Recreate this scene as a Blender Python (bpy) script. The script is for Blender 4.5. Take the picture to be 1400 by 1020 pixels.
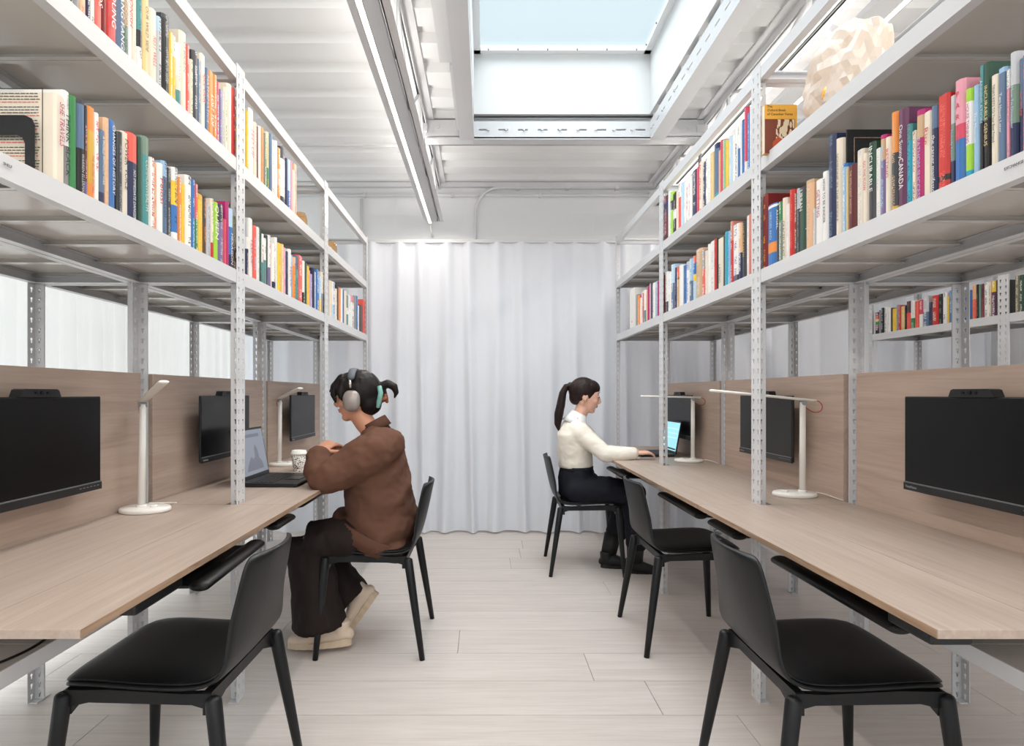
import bpy, bmesh, math, random
from mathutils import Vector, Matrix, noise
S = bpy.context.scene
COL = S.collection
for _o in list(bpy.data.objects): bpy.data.objects.remove(_o)
random.seed(7)
PI = math.pi

# ---------------------------------------------------------------- camera, world, lights, exposure
F = 820.0; VX = 663.5; VY = 538.5; H = 1.15
cam = bpy.data.cameras.new('camera'); camo = bpy.data.objects.new('camera', cam); COL.objects.link(camo)
cam.sensor_width = 36.0; cam.lens = 36.0 * F / 1400.0
camo.location = (0, 0, H); camo.rotation_euler = (PI / 2, 0, 0)
cam.shift_x = (700 - VX) / 1400.0; cam.shift_y = (VY - 510) / 1400.0
cam.clip_start = 0.05; cam.clip_end = 200
S.camera = camo
S.view_settings.view_transform = 'Standard'; S.view_settings.look = 'None'
S.view_settings.gamma = 1.0; S.view_settings.use_curve_mapping = False
S.view_settings.exposure = 0.24

W = bpy.data.worlds.new('sky'); S.world = W; W.use_nodes = True
_bg = W.node_tree.nodes['Background']
_bg.inputs[0].default_value = (0.765, 0.905, 0.97, 1); _bg.inputs[1].default_value = 0.86

def light(kind, name, loc, rot, energy, color=(1, 1, 1), size=None, size_y=None, angle=None):
    l = bpy.data.lights.new(name, kind); l.energy = energy; l.color = color
    if size is not None:
        l.shape = 'RECTANGLE'; l.size = size; l.size_y = size_y
    if angle is not None: l.angle = angle
    o = bpy.data.objects.new(name, l); o.location = loc; o.rotation_euler = rot; COL.objects.link(o)
    return o
# soft overcast daylight, falls through the skylight and the window openings
light('SUN', 'daylight', (0, 0, 8), (0.06, -0.04, 0), 10.5, (0.91, 0.97, 1.0), angle=math.radians(95))
# daylight from the windows behind the left curtain, and from the glazed front behind the camera
light('AREA', 'left_window_light', (-2.33, 2.4, 1.45), (0, -PI / 2, 0), 38, (1.0, 0.98, 0.95), size=2.5, size_y=5.6)
light('AREA', 'front_window_light', (0.6, -2.6, 2.3), (math.radians(124), 0, 0), 62, (1.0, 0.97, 0.94), size=5.6, size_y=1.2)  # raised and tilted upward so that it also brightens the ceiling
light('AREA', 'right_fill_light', (4.15, 2.2, 1.7), (0, PI / 2, 0), 18, (1.0, 0.96, 0.92), size=2.2, size_y=4.6)  # unseen fill light before the right wall, which has no window
LED_WATT = 38; CEIL_FILL = 14

# ---------------------------------------------------------------- helpers
def P(px, py, Y): return Vector(((px - VX) * Y / F, Y, H + (VY - py) * Y / F))

class MB:
    """collects shapes for ONE mesh"""
    def __init__(s): s.v = []; s.f = []; s.m = []; s.sm = []
    def add(s, vs, fs, mi=0, smooth=False):
        b = len(s.v); s.v += [Vector(v) for v in vs]
        for f in fs: s.f.append([b + i for i in f]); s.m.append(mi); s.sm.append(smooth)
        return s
    def box(s, x0, x1, y0, y1, z0, z1, mi=0, bev=0.0):
        if x0 > x1: x0, x1 = x1, x0
        if y0 > y1: y0, y1 = y1, y0
        if z0 > z1: z0, z1 = z1, z0
        if bev <= 0:
            return s.add([(x0,y0,z0),(x1,y0,z0),(x1,y1,z0),(x0,y1,z0),(x0,y0,z1),(x1,y0,z1),(x1,y1,z1),(x0,y1,z1)],
                  [(0,3,2,1),(4,5,6,7),(0,1,5,4),(1,2,6,5),(2,3,7,6),(3,0,4,7)], mi)
        bm = bmesh.new(); bmesh.ops.create_cube(bm, size=1)
        for v in bm.verts: v.co = Vector(((x0+x1)/2 + v.co.x*(x1-x0), (y0+y1)/2 + v.co.y*(y1-y0), (z0+z1)/2 + v.co.z*(z1-z0)))
        bmesh.ops.bevel(bm, geom=bm.edges[:], offset=min(bev, (x1-x0)*.45, (y1-y0)*.45, (z1-z0)*.45), segments=2, affect='EDGES', profile=0.5)
        s.frombm(bm, mi); return s
    def frombm(s, bm, mi=0, smooth=False):
        bm.verts.index_update()
        s.add([v.co.copy() for v in bm.verts], [[v.index for v in f.verts] for f in bm.faces], mi, smooth); bm.free()
    def tube(s, pts, radii, n=10, mi=0, smooth=True, caps=True, ry=None, ref=None, closed=False):
        """loft of circles/ellipses along pts with rounded ends if caps='round'"""
        pts = [Vector(p) for p in pts]
        if not hasattr(radii, '__len__'): radii = [radii] * len(pts)
        radii = list(radii); ry = list(ry) if ry is not None else list(radii)
        if caps == 'round':
            d0 = (pts[0]-pts[1]).normalized(); d1 = (pts[-1]-pts[-2]).normalized()
            a, ar, ay, b, br, by = [], [], [], [], [], []
            for t in (0.02, 0.35, 0.7):
                c = math.sqrt(t*(2-t)) ; off = 1-t
                a.append(pts[0]+d0*off*min(radii[0], ry[0])); ar.append(radii[0]*c); ay.append(ry[0]*c)
                b.append(pts[-1]+d1*off*min(radii[-1], ry[-1])); br.append(radii[-1]*c); by.append(ry[-1]*c)
            pts = a+pts+b[::-1]; radii = ar+radii+br[::-1]; ry = ay+ry+by[::-1]
        ref = Vector(ref) if ref is not None else None
        N = len(pts); base = len(s.v); up = None
        for i, p in enumerate(pts):
            if closed: t = (pts[(i+1) % N]-pts[i-1]).normalized()
            else: t = (pts[min(i+1, N-1)]-pts[max(i-1, 0)]).normalized()
            if ref is not None: u = ref - t*ref.dot(t)
            elif up is None:
                u = Vector((0, 0, 1)) if abs(t.z) < .9 else Vector((0, 1, 0)); u = u - t*u.dot(t)
            else: u = up - t*up.dot(t)
            if u.length < 1e-6: u = t.orthogonal()
            u.normalize(); up = u; w = t.cross(u)
            for k in range(n):
                a = 2*PI*k/n
                s.v.append(p + u*math.cos(a)*radii[i] + w*math.sin(a)*ry[i])
        for i in range(N if closed else N-1):
            j = (i+1) % N
            for k in range(n):
                k2 = (k+1) % n
                s.f.append([base+i*n+k, base+i*n+k2, base+j*n+k2, base+j*n+k]); s.m.append(mi); s.sm.append(smooth)
        if caps and not closed:
            s.f.append([base+k for k in range(n)][::-1]); s.m.append(mi); s.sm.append(False)
            s.f.append([base+(N-1)*n+k for k in range(n)]); s.m.append(mi); s.sm.append(False)
        return s
    def cyl(s, x, y, z0, z1, r0, r1=None, n=24, mi=0):
        return s.tube([(x,y,z0),(x,y,z1)], [r0, r0 if r1 is None else r1], n=n, mi=mi)
    def lathe(s, prof, cx=0, cy=0, n=24, mi=0, sx=1, sy=1):
        b = len(s.v); N = len(prof)
        for r, z in prof:
            for k in range(n):
                a = 2*PI*k/n; s.v.append(Vector((cx+r*math.cos(a)*sx, cy+r*math.sin(a)*sy, z)))
        for i in range(N-1):
            for k in range(n):
                k2 = (k+1) % n
                s.f.append([b+i*n+k, b+i*n+k2, b+(i+1)*n+k2, b+(i+1)*n+k]); s.m.append(mi); s.sm.append(True)
        s.f.append([b+k for k in range(n)][::-1]); s.m.append(mi); s.sm.append(False)
        s.f.append([b+(N-1)*n+k for k in range(n)]); s.m.append(mi); s.sm.append(False)
        return s
    def ell(s, c, r, n=16, mi=0, rot=None):
        bm = bmesh.new(); bmesh.ops.create_uvsphere(bm, u_segments=n, v_segments=max(6, n*2//3), radius=1)
        R = rot.to_3x3() if rot is not None else Matrix.Identity(3)
        for v in bm.verts: v.co = Vector(c) + R @ Vector((v.co.x*r[0], v.co.y*r[1], v.co.z*r[2]))
        s.frombm(bm, mi, True); return s
    def prism(s, poly, a0, a1, axis='y', mi=0):
        """poly = 2D outline in the other two axes, extruded from a0 to a1 along axis"""
        n = len(poly)
        def mk(p, a):
            if axis == 'y': return (p[0], a, p[1])
            if axis == 'x': return (a, p[0], p[1])
            return (p[0], p[1], a)
        vs = [mk(p, a0) for p in poly]+[mk(p, a1) for p in poly]
        fs = [list(range(n))[::-1], list(range(n, 2*n))]+[(i, (i+1) % n, n+(i+1) % n, n+i) for i in range(n)]
        return s.add(vs, fs, mi)
    def mesh(s, name, mats, off=None, fix=True):
        me = bpy.data.meshes.new(name)
        vs = [v-off for v in s.v] if off is not None else s.v
        me.from_pydata([tuple(v) for v in vs], [], s.f)
        for m in (mats if isinstance(mats, (list, tuple)) else [mats]): me.materials.append(m)
        me.polygons.foreach_set('material_index', s.m); me.polygons.foreach_set('use_smooth', s.sm)
        if fix:
            bm = bmesh.new(); bm.from_mesh(me); bmesh.ops.recalc_face_normals(bm, faces=bm.faces[:]); bm.to_mesh(me); bm.free()
        me.update(); return me

def link(name, me, parent=None, loc=None, rotz=None):
    o = bpy.data.objects.new(name, me); COL.objects.link(o)
    if parent is not None: o.parent = parent
    if loc is not None: o.location = loc
    if rotz is not None: o.rotation_euler = (0, 0, rotz)
    return o
def tag(o, label, cat, group=None):
    o['label'] = label; o['category'] = cat
    if group: o['group'] = group
    return o
def thing(name, label, cat, loc=(0, 0, 0), rotz=0.0, group=None):
    o = bpy.data.objects.new(name, None); COL.objects.link(o); o.empty_display_size = 0.1
    o.location = loc; o.rotation_euler = (0, 0, rotz); return tag(o, label, cat, group)
def part(name, mb, mats, parent, label=None, kind=None):
    """mb in the parent's local coordinates"""
    o = link(name, mb.mesh(name, mats), parent)
    if label: o['label'] = label
    if kind: o['kind'] = kind
    return o
def wpart(name, mb, mats, parent, label=None):
    """mb in world coordinates, parent unrotated"""
    off = Vector((0, 0, 0)); p = parent
    while p is not None: off += Vector(p.location); p = p.parent
    o = link(name, mb.mesh(name, mats, off), parent)
    if label: o['label'] = label
    return o
def struct(name, mb, mats):
    o = link(name, mb.mesh(name, mats)); o['kind'] = 'structure'; return o
def copy_tree(o, parent=None):
    c = o.copy(); COL.objects.link(c); c.parent = parent
    for ch in list(o.children): copy_tree(ch, c)
    return c

# ---------------------------------------------------------------- materials
def srgb(r, g, b):
    f = lambda c: (c/255/12.92) if c/255 <= .04045 else ((c/255+.055)/1.055)**2.4
    return (f(r), f(g), f(b), 1)
def mat(name, col, rough=.5, metal=0, spec=.5, sub=0, trans=0, emis=None, estr=1, ior=1.45, coat=0):
    m = bpy.data.materials.new(name); m.use_nodes = True; b = m.node_tree.nodes['Principled BSDF']
    b.inputs['Base Color'].default_value = col; b.inputs['Roughness'].default_value = rough
    b.inputs['Metallic'].default_value = metal; b.inputs['Specular IOR Level'].default_value = spec
    b.inputs['Subsurface Weight'].default_value = sub; b.inputs['Transmission Weight'].default_value = trans
    b.inputs['IOR'].default_value = ior; b.inputs['Coat Weight'].default_value = coat
    if sub: b.inputs['Subsurface Radius'].default_value = (.02, .008, .004); b.inputs['Subsurface Scale'].default_value = .5
    if emis: b.inputs['Emission Color'].default_value = emis; b.inputs['Emission Strength'].default_value = estr
    return m
def N(m, t, **kw):
    n = m.node_tree.nodes.new(t)
    for k, v in kw.items(): setattr(n, k, v)
    return n
def L(m, a, b): m.node_tree.links.new(a, b)
def noisy(m, scale=30, amt=.06, bump=0.0, bscale=None, stretch=None, detail=4):
    """colour variation + bump from noise, in world space"""
    b = m.node_tree.nodes['Principled BSDF']; base = tuple(b.inputs['Base Color'].default_value)
    tc = N(m, 'ShaderNodeTexCoord'); mp = N(m, 'ShaderNodeMapping')
    if stretch: mp.inputs['Scale'].default_value = stretch
    L(m, tc.outputs['Object'], mp.inputs[0])
    nz = N(m, 'ShaderNodeTexNoise'); nz.inputs['Scale'].default_value = scale; nz.inputs['Detail'].default_value = detail
    L(m, mp.outputs[0], nz.inputs['Vector'])
    mx = N(m, 'ShaderNodeMix', data_type='RGBA')
    mx.inputs[6].default_value = tuple(c*(1-amt) for c in base[:3])+(1,); mx.inputs[7].default_value = tuple(min(1, c*(1+amt)) for c in base[:3])+(1,)
    L(m, nz.outputs[0], mx.inputs[0]); L(m, mx.outputs[2], b.inputs['Base Color'])
    if bump:
        n2 = N(m, 'ShaderNodeTexNoise'); n2.inputs['Scale'].default_value = bscale or scale; n2.inputs['Detail'].default_value = 3
        L(m, mp.outputs[0], n2.inputs['Vector']); bp = N(m, 'ShaderNodeBump'); bp.inputs['Strength'].default_value = bump
        bp.inputs['Distance'].default_value = .002
        L(m, n2.outputs[0], bp.inputs['Height']); L(m, bp.outputs[0], b.inputs['Normal'])
    return m
def wood(name, c1, c2, along, rough=.45, rand=0.12, gs=1.0):
    """pale oak, grain running along axis 0 (x), 1 (y)"""
    m = mat(name, c1, rough, spec=.4); b = m.node_tree.nodes['Principled BSDF']
    ge = N(m, 'ShaderNodeNewGeometry'); oi = N(m, 'ShaderNodeObjectInfo')
    ad = N(m, 'ShaderNodeVectorMath', operation='ADD'); sc = N(m, 'ShaderNodeVectorMath', operation='SCALE')
    cb = N(m, 'ShaderNodeCombineXYZ'); L(m, oi.outputs['Random'], cb.inputs[0]); L(m, oi.outputs['Random'], cb.inputs[1]); L(m, oi.outputs['Random'], cb.inputs[2])
    L(m, cb.outputs[0], sc.inputs[0]); sc.inputs['Scale'].default_value = 37.0
    L(m, ge.outputs['Position'], ad.inputs[0]); L(m, sc.outputs[0], ad.inputs[1])
    mp = N(m, 'ShaderNodeMapping'); L(m, ad.outputs[0], mp.inputs[0])
    s = [14*gs, 14*gs, 14*gs]; s[along] = .9*gs; mp.inputs['Scale'].default_value = s
    n1 = N(m, 'ShaderNodeTexNoise'); n1.inputs['Scale'].default_value = 1.6; n1.inputs['Detail'].default_value = 6; n1.inputs['Distortion'].default_value = 1.2
    L(m, mp.outputs[0], n1.inputs['Vector'])
    mp2 = N(m, 'ShaderNodeMapping'); L(m, ad.outputs[0], mp2.inputs[0]); s2 = [150*gs]*3; s2[along] = 6*gs; mp2.inputs['Scale'].default_value = s2
    n2 = N(m, 'ShaderNodeTexNoise'); n2.inputs['Scale'].default_value = 1.0; n2.inputs['Detail'].default_value = 3; L(m, mp2.outputs[0], n2.inputs['Vector'])
    r1 = N(m, 'ShaderNodeValToRGB'); r1.color_ramp.elements[0].position = .3; r1.color_ramp.elements[1].position = .68
    r1.color_ramp.elements[0].color = c2; r1.color_ramp.elements[1].color = c1; L(m, n1.outputs[0], r1.inputs[0])
    mx = N(m, 'ShaderNodeMix', data_type='RGBA', blend_type='MULTIPLY'); mx.inputs[0].default_value = 1
    r2 = N(m, 'ShaderNodeValToRGB'); r2.color_ramp.elements[0].position = .25; r2.color_ramp.elements[1].position = .6
    r2.color_ramp.elements[0].color = (.91, .90, .89, 1); r2.color_ramp.elements[1].color = (1, 1, 1, 1); L(m, n2.outputs[0], r2.inputs[0])
    L(m, r1.outputs[0], mx.inputs[6]); L(m, r2.outputs[0], mx.inputs[7])
    hs = N(m, 'ShaderNodeHueSaturation'); mr = N(m, 'ShaderNodeMapRange'); mr.inputs[3].default_value = 1-rand; mr.inputs[4].default_value = 1+rand
    L(m, oi.outputs['Random'], mr.inputs[0]); L(m, mr.outputs[0], hs.inputs['Value']); L(m, mx.outputs[2], hs.inputs['Color'])
    L(m, hs.outputs[0], b.inputs['Base Color'])
    bp = N(m, 'ShaderNodeBump'); bp.inputs['Strength'].default_value = .12; bp.inputs['Distance'].default_value = .001
    L(m, n2.outputs[0], bp.inputs['Height']); L(m, bp.outputs[0], b.inputs['Normal'])
    return m
def cloth_mat(name, col, trans=.45, bump=.2):
    m = bpy.data.materials.new(name); m.use_nodes = True; nt = m.node_tree; nt.nodes.clear()
    out = N(m, 'ShaderNodeOutputMaterial'); d = N(m, 'ShaderNodeBsdfDiffuse'); t = N(m, 'ShaderNodeBsdfTranslucent'); mx = N(m, 'ShaderNodeMixShader')
    d.inputs[0].default_value = col; t.inputs[0].default_value = col; mx.inputs[0].default_value = trans
    tc = N(m, 'ShaderNodeTexCoord'); w = N(m, 'ShaderNodeTexNoise'); w.inputs['Scale'].default_value = 900
    L(m, tc.outputs['Object'], w.inputs['Vector']); bp = N(m, 'ShaderNodeBump'); bp.inputs['Strength'].default_value = bump; bp.inputs['Distance'].default_value = .0005
    L(m, w.outputs[0], bp.inputs['Height']); L(m, bp.outputs[0], d.inputs['Normal'])
    L(m, d.outputs[0], mx.inputs[1]); L(m, t.outputs[0], mx.inputs[2]); L(m, mx.outputs[0], out.inputs[0]); return m

M_steel = noisy(mat('white_powder_coated_steel', srgb(208, 208, 210), .32, spec=.5), 6, .015)
M_deckp = mat('white_enamelled_panel', srgb(206, 201, 195), .16, spec=.6)
M_ceil = noisy(mat('white_painted_steel_deck', srgb(243, 243, 243), .6), 4, .02)
M_joist = noisy(mat('grey_white_joist_paint', srgb(222, 222, 223), .5), 5, .03)
M_wallp = mat('white_painted_masonry', srgb(238, 238, 238), .7)
def _brick(m):
    b = m.node_tree.nodes['Principled BSDF']; tc = N(m, 'ShaderNodeTexCoord'); mp = N(m, 'ShaderNodeMapping')
    mp.inputs['Rotation'].default_value = (PI/2, 0, 0); L(m, tc.outputs['Object'], mp.inputs[0])
    br = N(m, 'ShaderNodeTexBrick'); br.inputs['Scale'].default_value = 1; br.inputs['Mortar Size'].default_value = .004
    br.inputs['Brick Width'].default_value = .4; br.inputs['Row Height'].default_value = .2
    br.inputs['Color1'].default_value = (1, 1, 1, 1); br.inputs['Color2'].default_value = (.9, .9, .9, 1); br.inputs['Mortar'].default_value = (0, 0, 0, 1)
    L(m, mp.outputs[0], br.inputs['Vector']); nz = N(m, 'ShaderNodeTexNoise'); nz.inputs['Scale'].default_value = 25; nz.inputs['Detail'].default_value = 6
    L(m, tc.outputs['Object'], nz.inputs['Vector']); ad = N(m, 'ShaderNodeMath', operation='MULTIPLY_ADD'); ad.inputs[1].default_value = .5
    L(m, nz.outputs[0], ad.inputs[0]); L(m, br.outputs['Color'], ad.inputs[2])
    bp = N(m, 'ShaderNodeBump'); bp.inputs['Strength'].default_value = .35; bp.inputs['Distance'].default_value = .004
    L(m, ad.outputs[0], bp.inputs['Height']); L(m, bp.outputs[0], b.inputs['Normal'])
_brick(M_wallp)
M_floor = wood('whitewashed_oak_floor', srgb(205, 196, 191), srgb(195, 185, 179), 0, .5, .03)
M_desk = wood('pale_oak_laminate', srgb(180, 163, 151), srgb(167, 149, 137), 1, .42, .02)
M_panel = wood('pale_oak_laminate_lightened', srgb(194, 173, 158), srgb(178, 156, 141), 1, .42, .02)  # same laminate as the desks, its colour lightened to look more brightly lit
M_ply = wood('plywood_edge', srgb(176, 148, 124), srgb(140, 112, 88), 1, .6, .02, 3)
M_curt = cloth_mat('white_voile', srgb(240, 242, 248), .30)
M_curtl = cloth_mat('white_voile_by_window', srgb(236, 235, 233), .37)
M_black = noisy(mat('black_stained_ash', srgb(22, 23, 25), .42, spec=.38), 40, .15, .15, 60, (1, 1, .2))
M_leather = noisy(mat('black_leather', srgb(12, 12, 13), .40, spec=.35), 60, .1, .25, 350)
M_bplast = noisy(mat('black_plastic', srgb(24, 25, 27), .45), 80, .08, .1, 400)
M_screen = mat('dark_display_glass', srgb(5, 6, 8), .3, spec=.35)
M_bezel = mat('display_bezel', srgb(28, 29, 31), .4)
M_grey = mat('grey_print', srgb(150, 152, 155), .4)
M_wplast = mat('white_plastic', srgb(236, 232, 226), .35)
M_cablew = mat('white_cable', srgb(230, 226, 220), .5)
M_cabler = mat('red_cable', srgb(176, 70, 52), .5)
M_cableb = mat('black_cable', srgb(20, 20, 20), .5)
M_fitting = mat('grey_fittings', srgb(120, 120, 122), .6)  # even mid grey for screw heads, rods and the coiled cable
M_pages = noisy(mat('paper_block', srgb(226, 216, 198), .8), 300, .06, stretch=(1, 8, 1))
M_led = mat('led_diffuser', (1, .9, .78, 1), .5, emis=(1.0, .86, .68, 1), estr=3)
M_glass = None
def _glass():
    m = bpy.data.materials.new('clear_glazing'); m.use_nodes = True; nt = m.node_tree; nt.nodes.clear()
    out = N(m, 'ShaderNodeOutputMaterial'); t = N(m, 'ShaderNodeBsdfTransparent'); g = N(m, 'ShaderNodeBsdfGlossy'); mx = N(m, 'ShaderNodeMixShader')
    g.inputs['Roughness'].default_value = .02; t.inputs[0].default_value = (.98, .99, .99, 1)
    mx.inputs[0].default_value = .03
    L(m, t.outputs[0], mx.inputs[1]); L(m, g.outputs[0], mx.inputs[2]); L(m, mx.outputs[0], out.inputs[0]); return m
M_glass = _glass()

# ---------------------------------------------------------------- room shell
XW0, XW1, YW0, YW1, ZC = -2.45, 4.35, -2.8, 5.50, 3.08
mb = MB().box(XW0-.1, XW1+.1, YW0-.1, YW1+.15, -.12, -.012)
floor = struct('floor', mb, M_floor)
# planks, one object each, laid across the aisle
PW = .2565
joints = {1: [.436], 2: [-.123], 5: [.72], 7: [.17], 8: [.25], 0: [-1.5, 1.9], 3: [1.3], 4: [-.75], 6: [1.45], -1: [.9]}
_cube = MB().box(-.5, .5, -.5, .5, -.012, 0, bev=.0).mesh('plank', M_floor)
for k in range(-13, 14):
    y0 = 2.146+PW*k; y1 = min(y0+PW, YW1)
    base = joints.get(k, [random.uniform(-1.2, 1.2)])[0]
    xs = [base]
    while xs[0] > XW0: xs.insert(0, xs[0]-random.uniform(1.9, 2.4))
    while xs[-1] < XW1: xs.append(xs[-1]+random.uniform(1.9, 2.4))
    if k in joints:
        for j in joints[k][1:]: xs.append(j)
    xs = sorted(max(XW0, min(XW1, x)) for x in xs)
    for a, b in zip(xs, xs[1:]):
        if b-a < .05: continue
        o = link('plank', _cube, floor, ((a+b)/2, (y0+y1)/2, 0)); o.scale = (b-a-.0022, y1-y0-.0022, 1)

# walls
struct('wall_back', MB().box(XW0, XW1, YW1, YW1+.12, 0, ZC+.1), M_wallp)
mb = MB(); mb.box(XW0-.12, XW0, YW0, YW1+.12, 0, .10).box(XW0-.12, XW0, YW0, YW1+.12, 2.75, ZC+.1)
for y0, y1 in ((YW0, -.2), (1.55, 1.75), (3.4, 3.6), (5.1, YW1+.12)): mb.box(XW0-.12, XW0, y0, y1, .10, 2.75)
struct('wall_left', mb, M_wallp)
for n, (y0, y1) in enumerate(((-.2, 1.55), (1.75, 3.4), (3.6, 5.1)), 1):
    w = bpy.data.objects.new('window_%d' % n, None); COL.objects.link(w); w.location = (XW0-.06, (y0+y1)/2, 1.6); w['kind'] = 'structure'
    mb = MB()
    for a, b in ((y0, y0+.05), (y1-.05, y1)): mb.box(XW0-.09, XW0-.03, a, b, .10, 2.75)
    for a, b in ((.10, .15), (2.7, 2.75), (1.6, 1.64)): mb.box(XW0-.09, XW0-.03, y0, y1, a, b)
    wpart('window_frame', mb, M_steel, w)
    wpart('window_pane', MB().box(XW0-.064, XW0-.058, y0+.05, y1-.05, .15, 2.7), M_glass, w)
mb = MB().box(XW1, XW1+.12, YW0, YW1+.12, 0, ZC+.1)
struct('wall_right', mb, M_wallp)
mb = MB().box(XW0, XW1, YW0-.12, YW0, 0, .3).box(XW0, XW1, YW0-.12, YW0, 2.95, ZC+.1)
for x in (XW0, 0.9, XW1-.15): mb.box(x, x+.15, YW0-.12, YW0, .3, 2.95)
struct('wall_front', mb, M_wallp)
struct('baseboard_back', MB().box(XW0, XW1, YW1-.015, YW1, 0, .1), M_steel)

# corrugated steel deck ceiling with the skylight opening
SX0, SX1, SY0, SY1 = -.079, 1.153, 1.25, 4.20
ceil = bpy.data.objects.new('ceiling', None); COL.objects.link(ceil); ceil.location = (0, 2, ZC); ceil['kind'] = 'structure'
def deck(x0, x1, y0, y1):
    mb = MB(); per = .30; prof = []; y = y0
    yy = math.floor(y0/per)*per
    pts = []
    while yy < y1+per:
        for dy, dz in ((0, 0), (.150, 0), (.175, .045), (.275, .045)): pts.append((yy+dy, ZC+dz))
        yy += per
    pts = [p for p in pts if y0 < p[0] < y1]
    pts = [(y0, pts[0][1])]+pts+[(y1, pts[-1][1])]
    v = []; f = []
    for (y, z) in pts: v += [(x0, y, z), (x1, y, z), (x1, y, z+.012), (x0, y, z+.012)]
    for i in range(len(pts)-1):
        a = 4*i; b = a+4
        f += [(a, a+1, b+1, b), (a+3, b+3, b+2, a+2), (a, b, b+3, a+3), (a+1, a+2, b+2, b+1)]
    mb.add(v, f); return mb
for a in ((XW0, -1.15, YW0, YW1), (-1.15, SX0-.02, YW0, YW1), (SX1+.02, 2.6, YW0, YW1), (2.6, XW1, YW0, YW1), (SX0-.02, SX1+.02, SY1+.02, YW1), (SX0-.02, SX1+.02, YW0, SY0-.02)):
    wpart('deck_panel', deck(*a), M_ceil, ceil)
mb = MB().box(XW0-.1, SX0-.03, YW0-.1, YW1+.1, ZC+.08, ZC+.2).box(SX1+.03, XW1+.1, YW0-.1, YW1+.1, ZC+.08, ZC+.2)
mb.box(SX0-.03, SX1+.03, SY1+.03, YW1+.1, ZC+.08, ZC+.2).box(SX0-.03, SX1+.03, YW0-.1, SY0-.03, ZC+.08, ZC+.2)
wpart('roof_slab', mb, M_ceil, ceil)
# skylight: curb, glazing bars, slotted steel ring
sky = thing('skylight', 'rectangular skylight with white curb, pale blue sky above the aisle', 'skylight', (.54, 2.7, 3.1))
ZT = 3.53
t = .03
mb = MB().box(SX0-t, SX0, SY0-t, SY1+t, ZC+.03, ZT+.06).box(SX1, SX1+t, SY0-t, SY1+t, ZC+.03, ZT+.06)
mb.box(SX0, SX1, SY1, SY1+t, ZC+.03, ZT+.06).box(SX0, SX1, SY0-t, SY0, ZC+.03, ZT+.06)
wpart('curb', mb, mat('curb_paint', srgb(222, 222, 222), .6), sky)
mb = MB()
for a in ((SX0, SX0+.045, SY0, SY1), (SX1-.045, SX1, SY0, SY1), (SX0, SX1, SY1-.045, SY1), (SX0, SX1, SY0, SY0+.045)): mb.box(*a, ZT, ZT+.03)
wpart('glazing_frame', mb, mat('frame_paint', srgb(236, 237, 238), .4), sky)
wpart('glass_pane', MB().box(SX0+.01, SX1-.01, SY0+.01, SY1-.01, ZT+.035, ZT+.043), M_glass, sky)
mb = MB()
for k in range(6): mb.cyl(SX0+.1+k*.205, SY1-.055, ZT-.004, ZT+.006, .005, n=8)
for k in range(12): mb.cyl(SX1-.055, SY0+.2+k*.24, ZT-.004, ZT+.006, .005, n=8)
wpart('screw_head', mb, M_fitting, sky)['kind'] = 'stuff'
ring = thing('skylight_support_ring', 'white slotted steel channel frame hung around the skylight opening', 'steel frame', (.54, 2.7, 2.95))
ZR0, ZR1 = 2.935, 3.055
def slotted(axis, fixed, a0, a1, out):
    """vertical web with slots; axis 'x' or 'y' is its run; out = +-1 side of the flange"""
    mb = MB(); per = .125; n = int((a1-a0)/per); per = (a1-a0)/n
    def B(u0, u1, z0, z1, t0=0, t1=.006):
        lo, hi = fixed+min(t0*out, t1*out), fixed+max(t0*out, t1*out)
        if axis == 'x': mb.box(u0, u1, lo, hi, z0, z1)
        else: mb.box(lo, hi, u0, u1, z0, z1)
    zs0, zs1 = (ZR0+ZR1)/2-.006, (ZR0+ZR1)/2+.006
    B(a0, a1, ZR0, zs0); B(a0, a1, zs1, ZR1)
    for i in range(n):
        u = a0+i*per; B(u, u+per*.25, zs0, zs1); B(u+per*.75, u+per, zs0, zs1)
    B(a0-.006, a1+.006, ZR0-.006, ZR0, 0, .10)
    return mb
wpart('slotted_channel', slotted('x', SY1-.01, SX0, SX1, 1), M_steel, ring)
wpart('slotted_channel', slotted('x', SY0, SX0, SX1, -1), M_steel, ring)
wpart('slotted_channel', slotted('y', SX1, SY0, SY1, 1), M_steel, ring)
wpart('slotted_channel', slotted('y', SX0, SY0, SY1, -1), M_steel, ring)
for x in [SX0+.1+i*.125 for i in range(9)]+[]:
    wpart('bolt', MB().tube([(x, SY1-.022, 2.995), (x, SY1+.01, 2.995)], .009, n=6, smooth=False), M_steel, ring)
for y in [3.4+i*.25 for i in range(4)]:
    wpart('bolt', MB().tube([(SX1-.012, y, 2.995), (SX1+.012, y, 2.995)], .009, n=6, smooth=False), M_steel, ring)
# cover plate along left side of the opening, and cross header to the joists
wpart('side_plate', MB().box(-.255, -.09, SY0, 3.35, 3.0, 3.07).box(-.20, -.09, 3.35, SY1+.05, 2.985, 3.06), M_joist, ring)
JL, JR = -.42, 1.54
mb = MB().box(JL, SX0-.06, SY1-.02, SY1-.01, 2.95, ZC-.02).box(SX1+.06, JR, SY1-.02, SY1-.01, 2.95, ZC-.02)
mb.box(JL, JR, SY1-.01, SY1+.11, 2.935, 2.945).box(JL, JR, SY1+.1, SY1+.11, 2.935, ZC-.02)
for x in (-.33, -.18, 1.27, 1.42): mb.tube([(x, SY1-.03, 3.01), (x, SY1, 3.01)], .014, n=6, smooth=False)
wpart('header_channel', mb, M_joist, ring)
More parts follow.
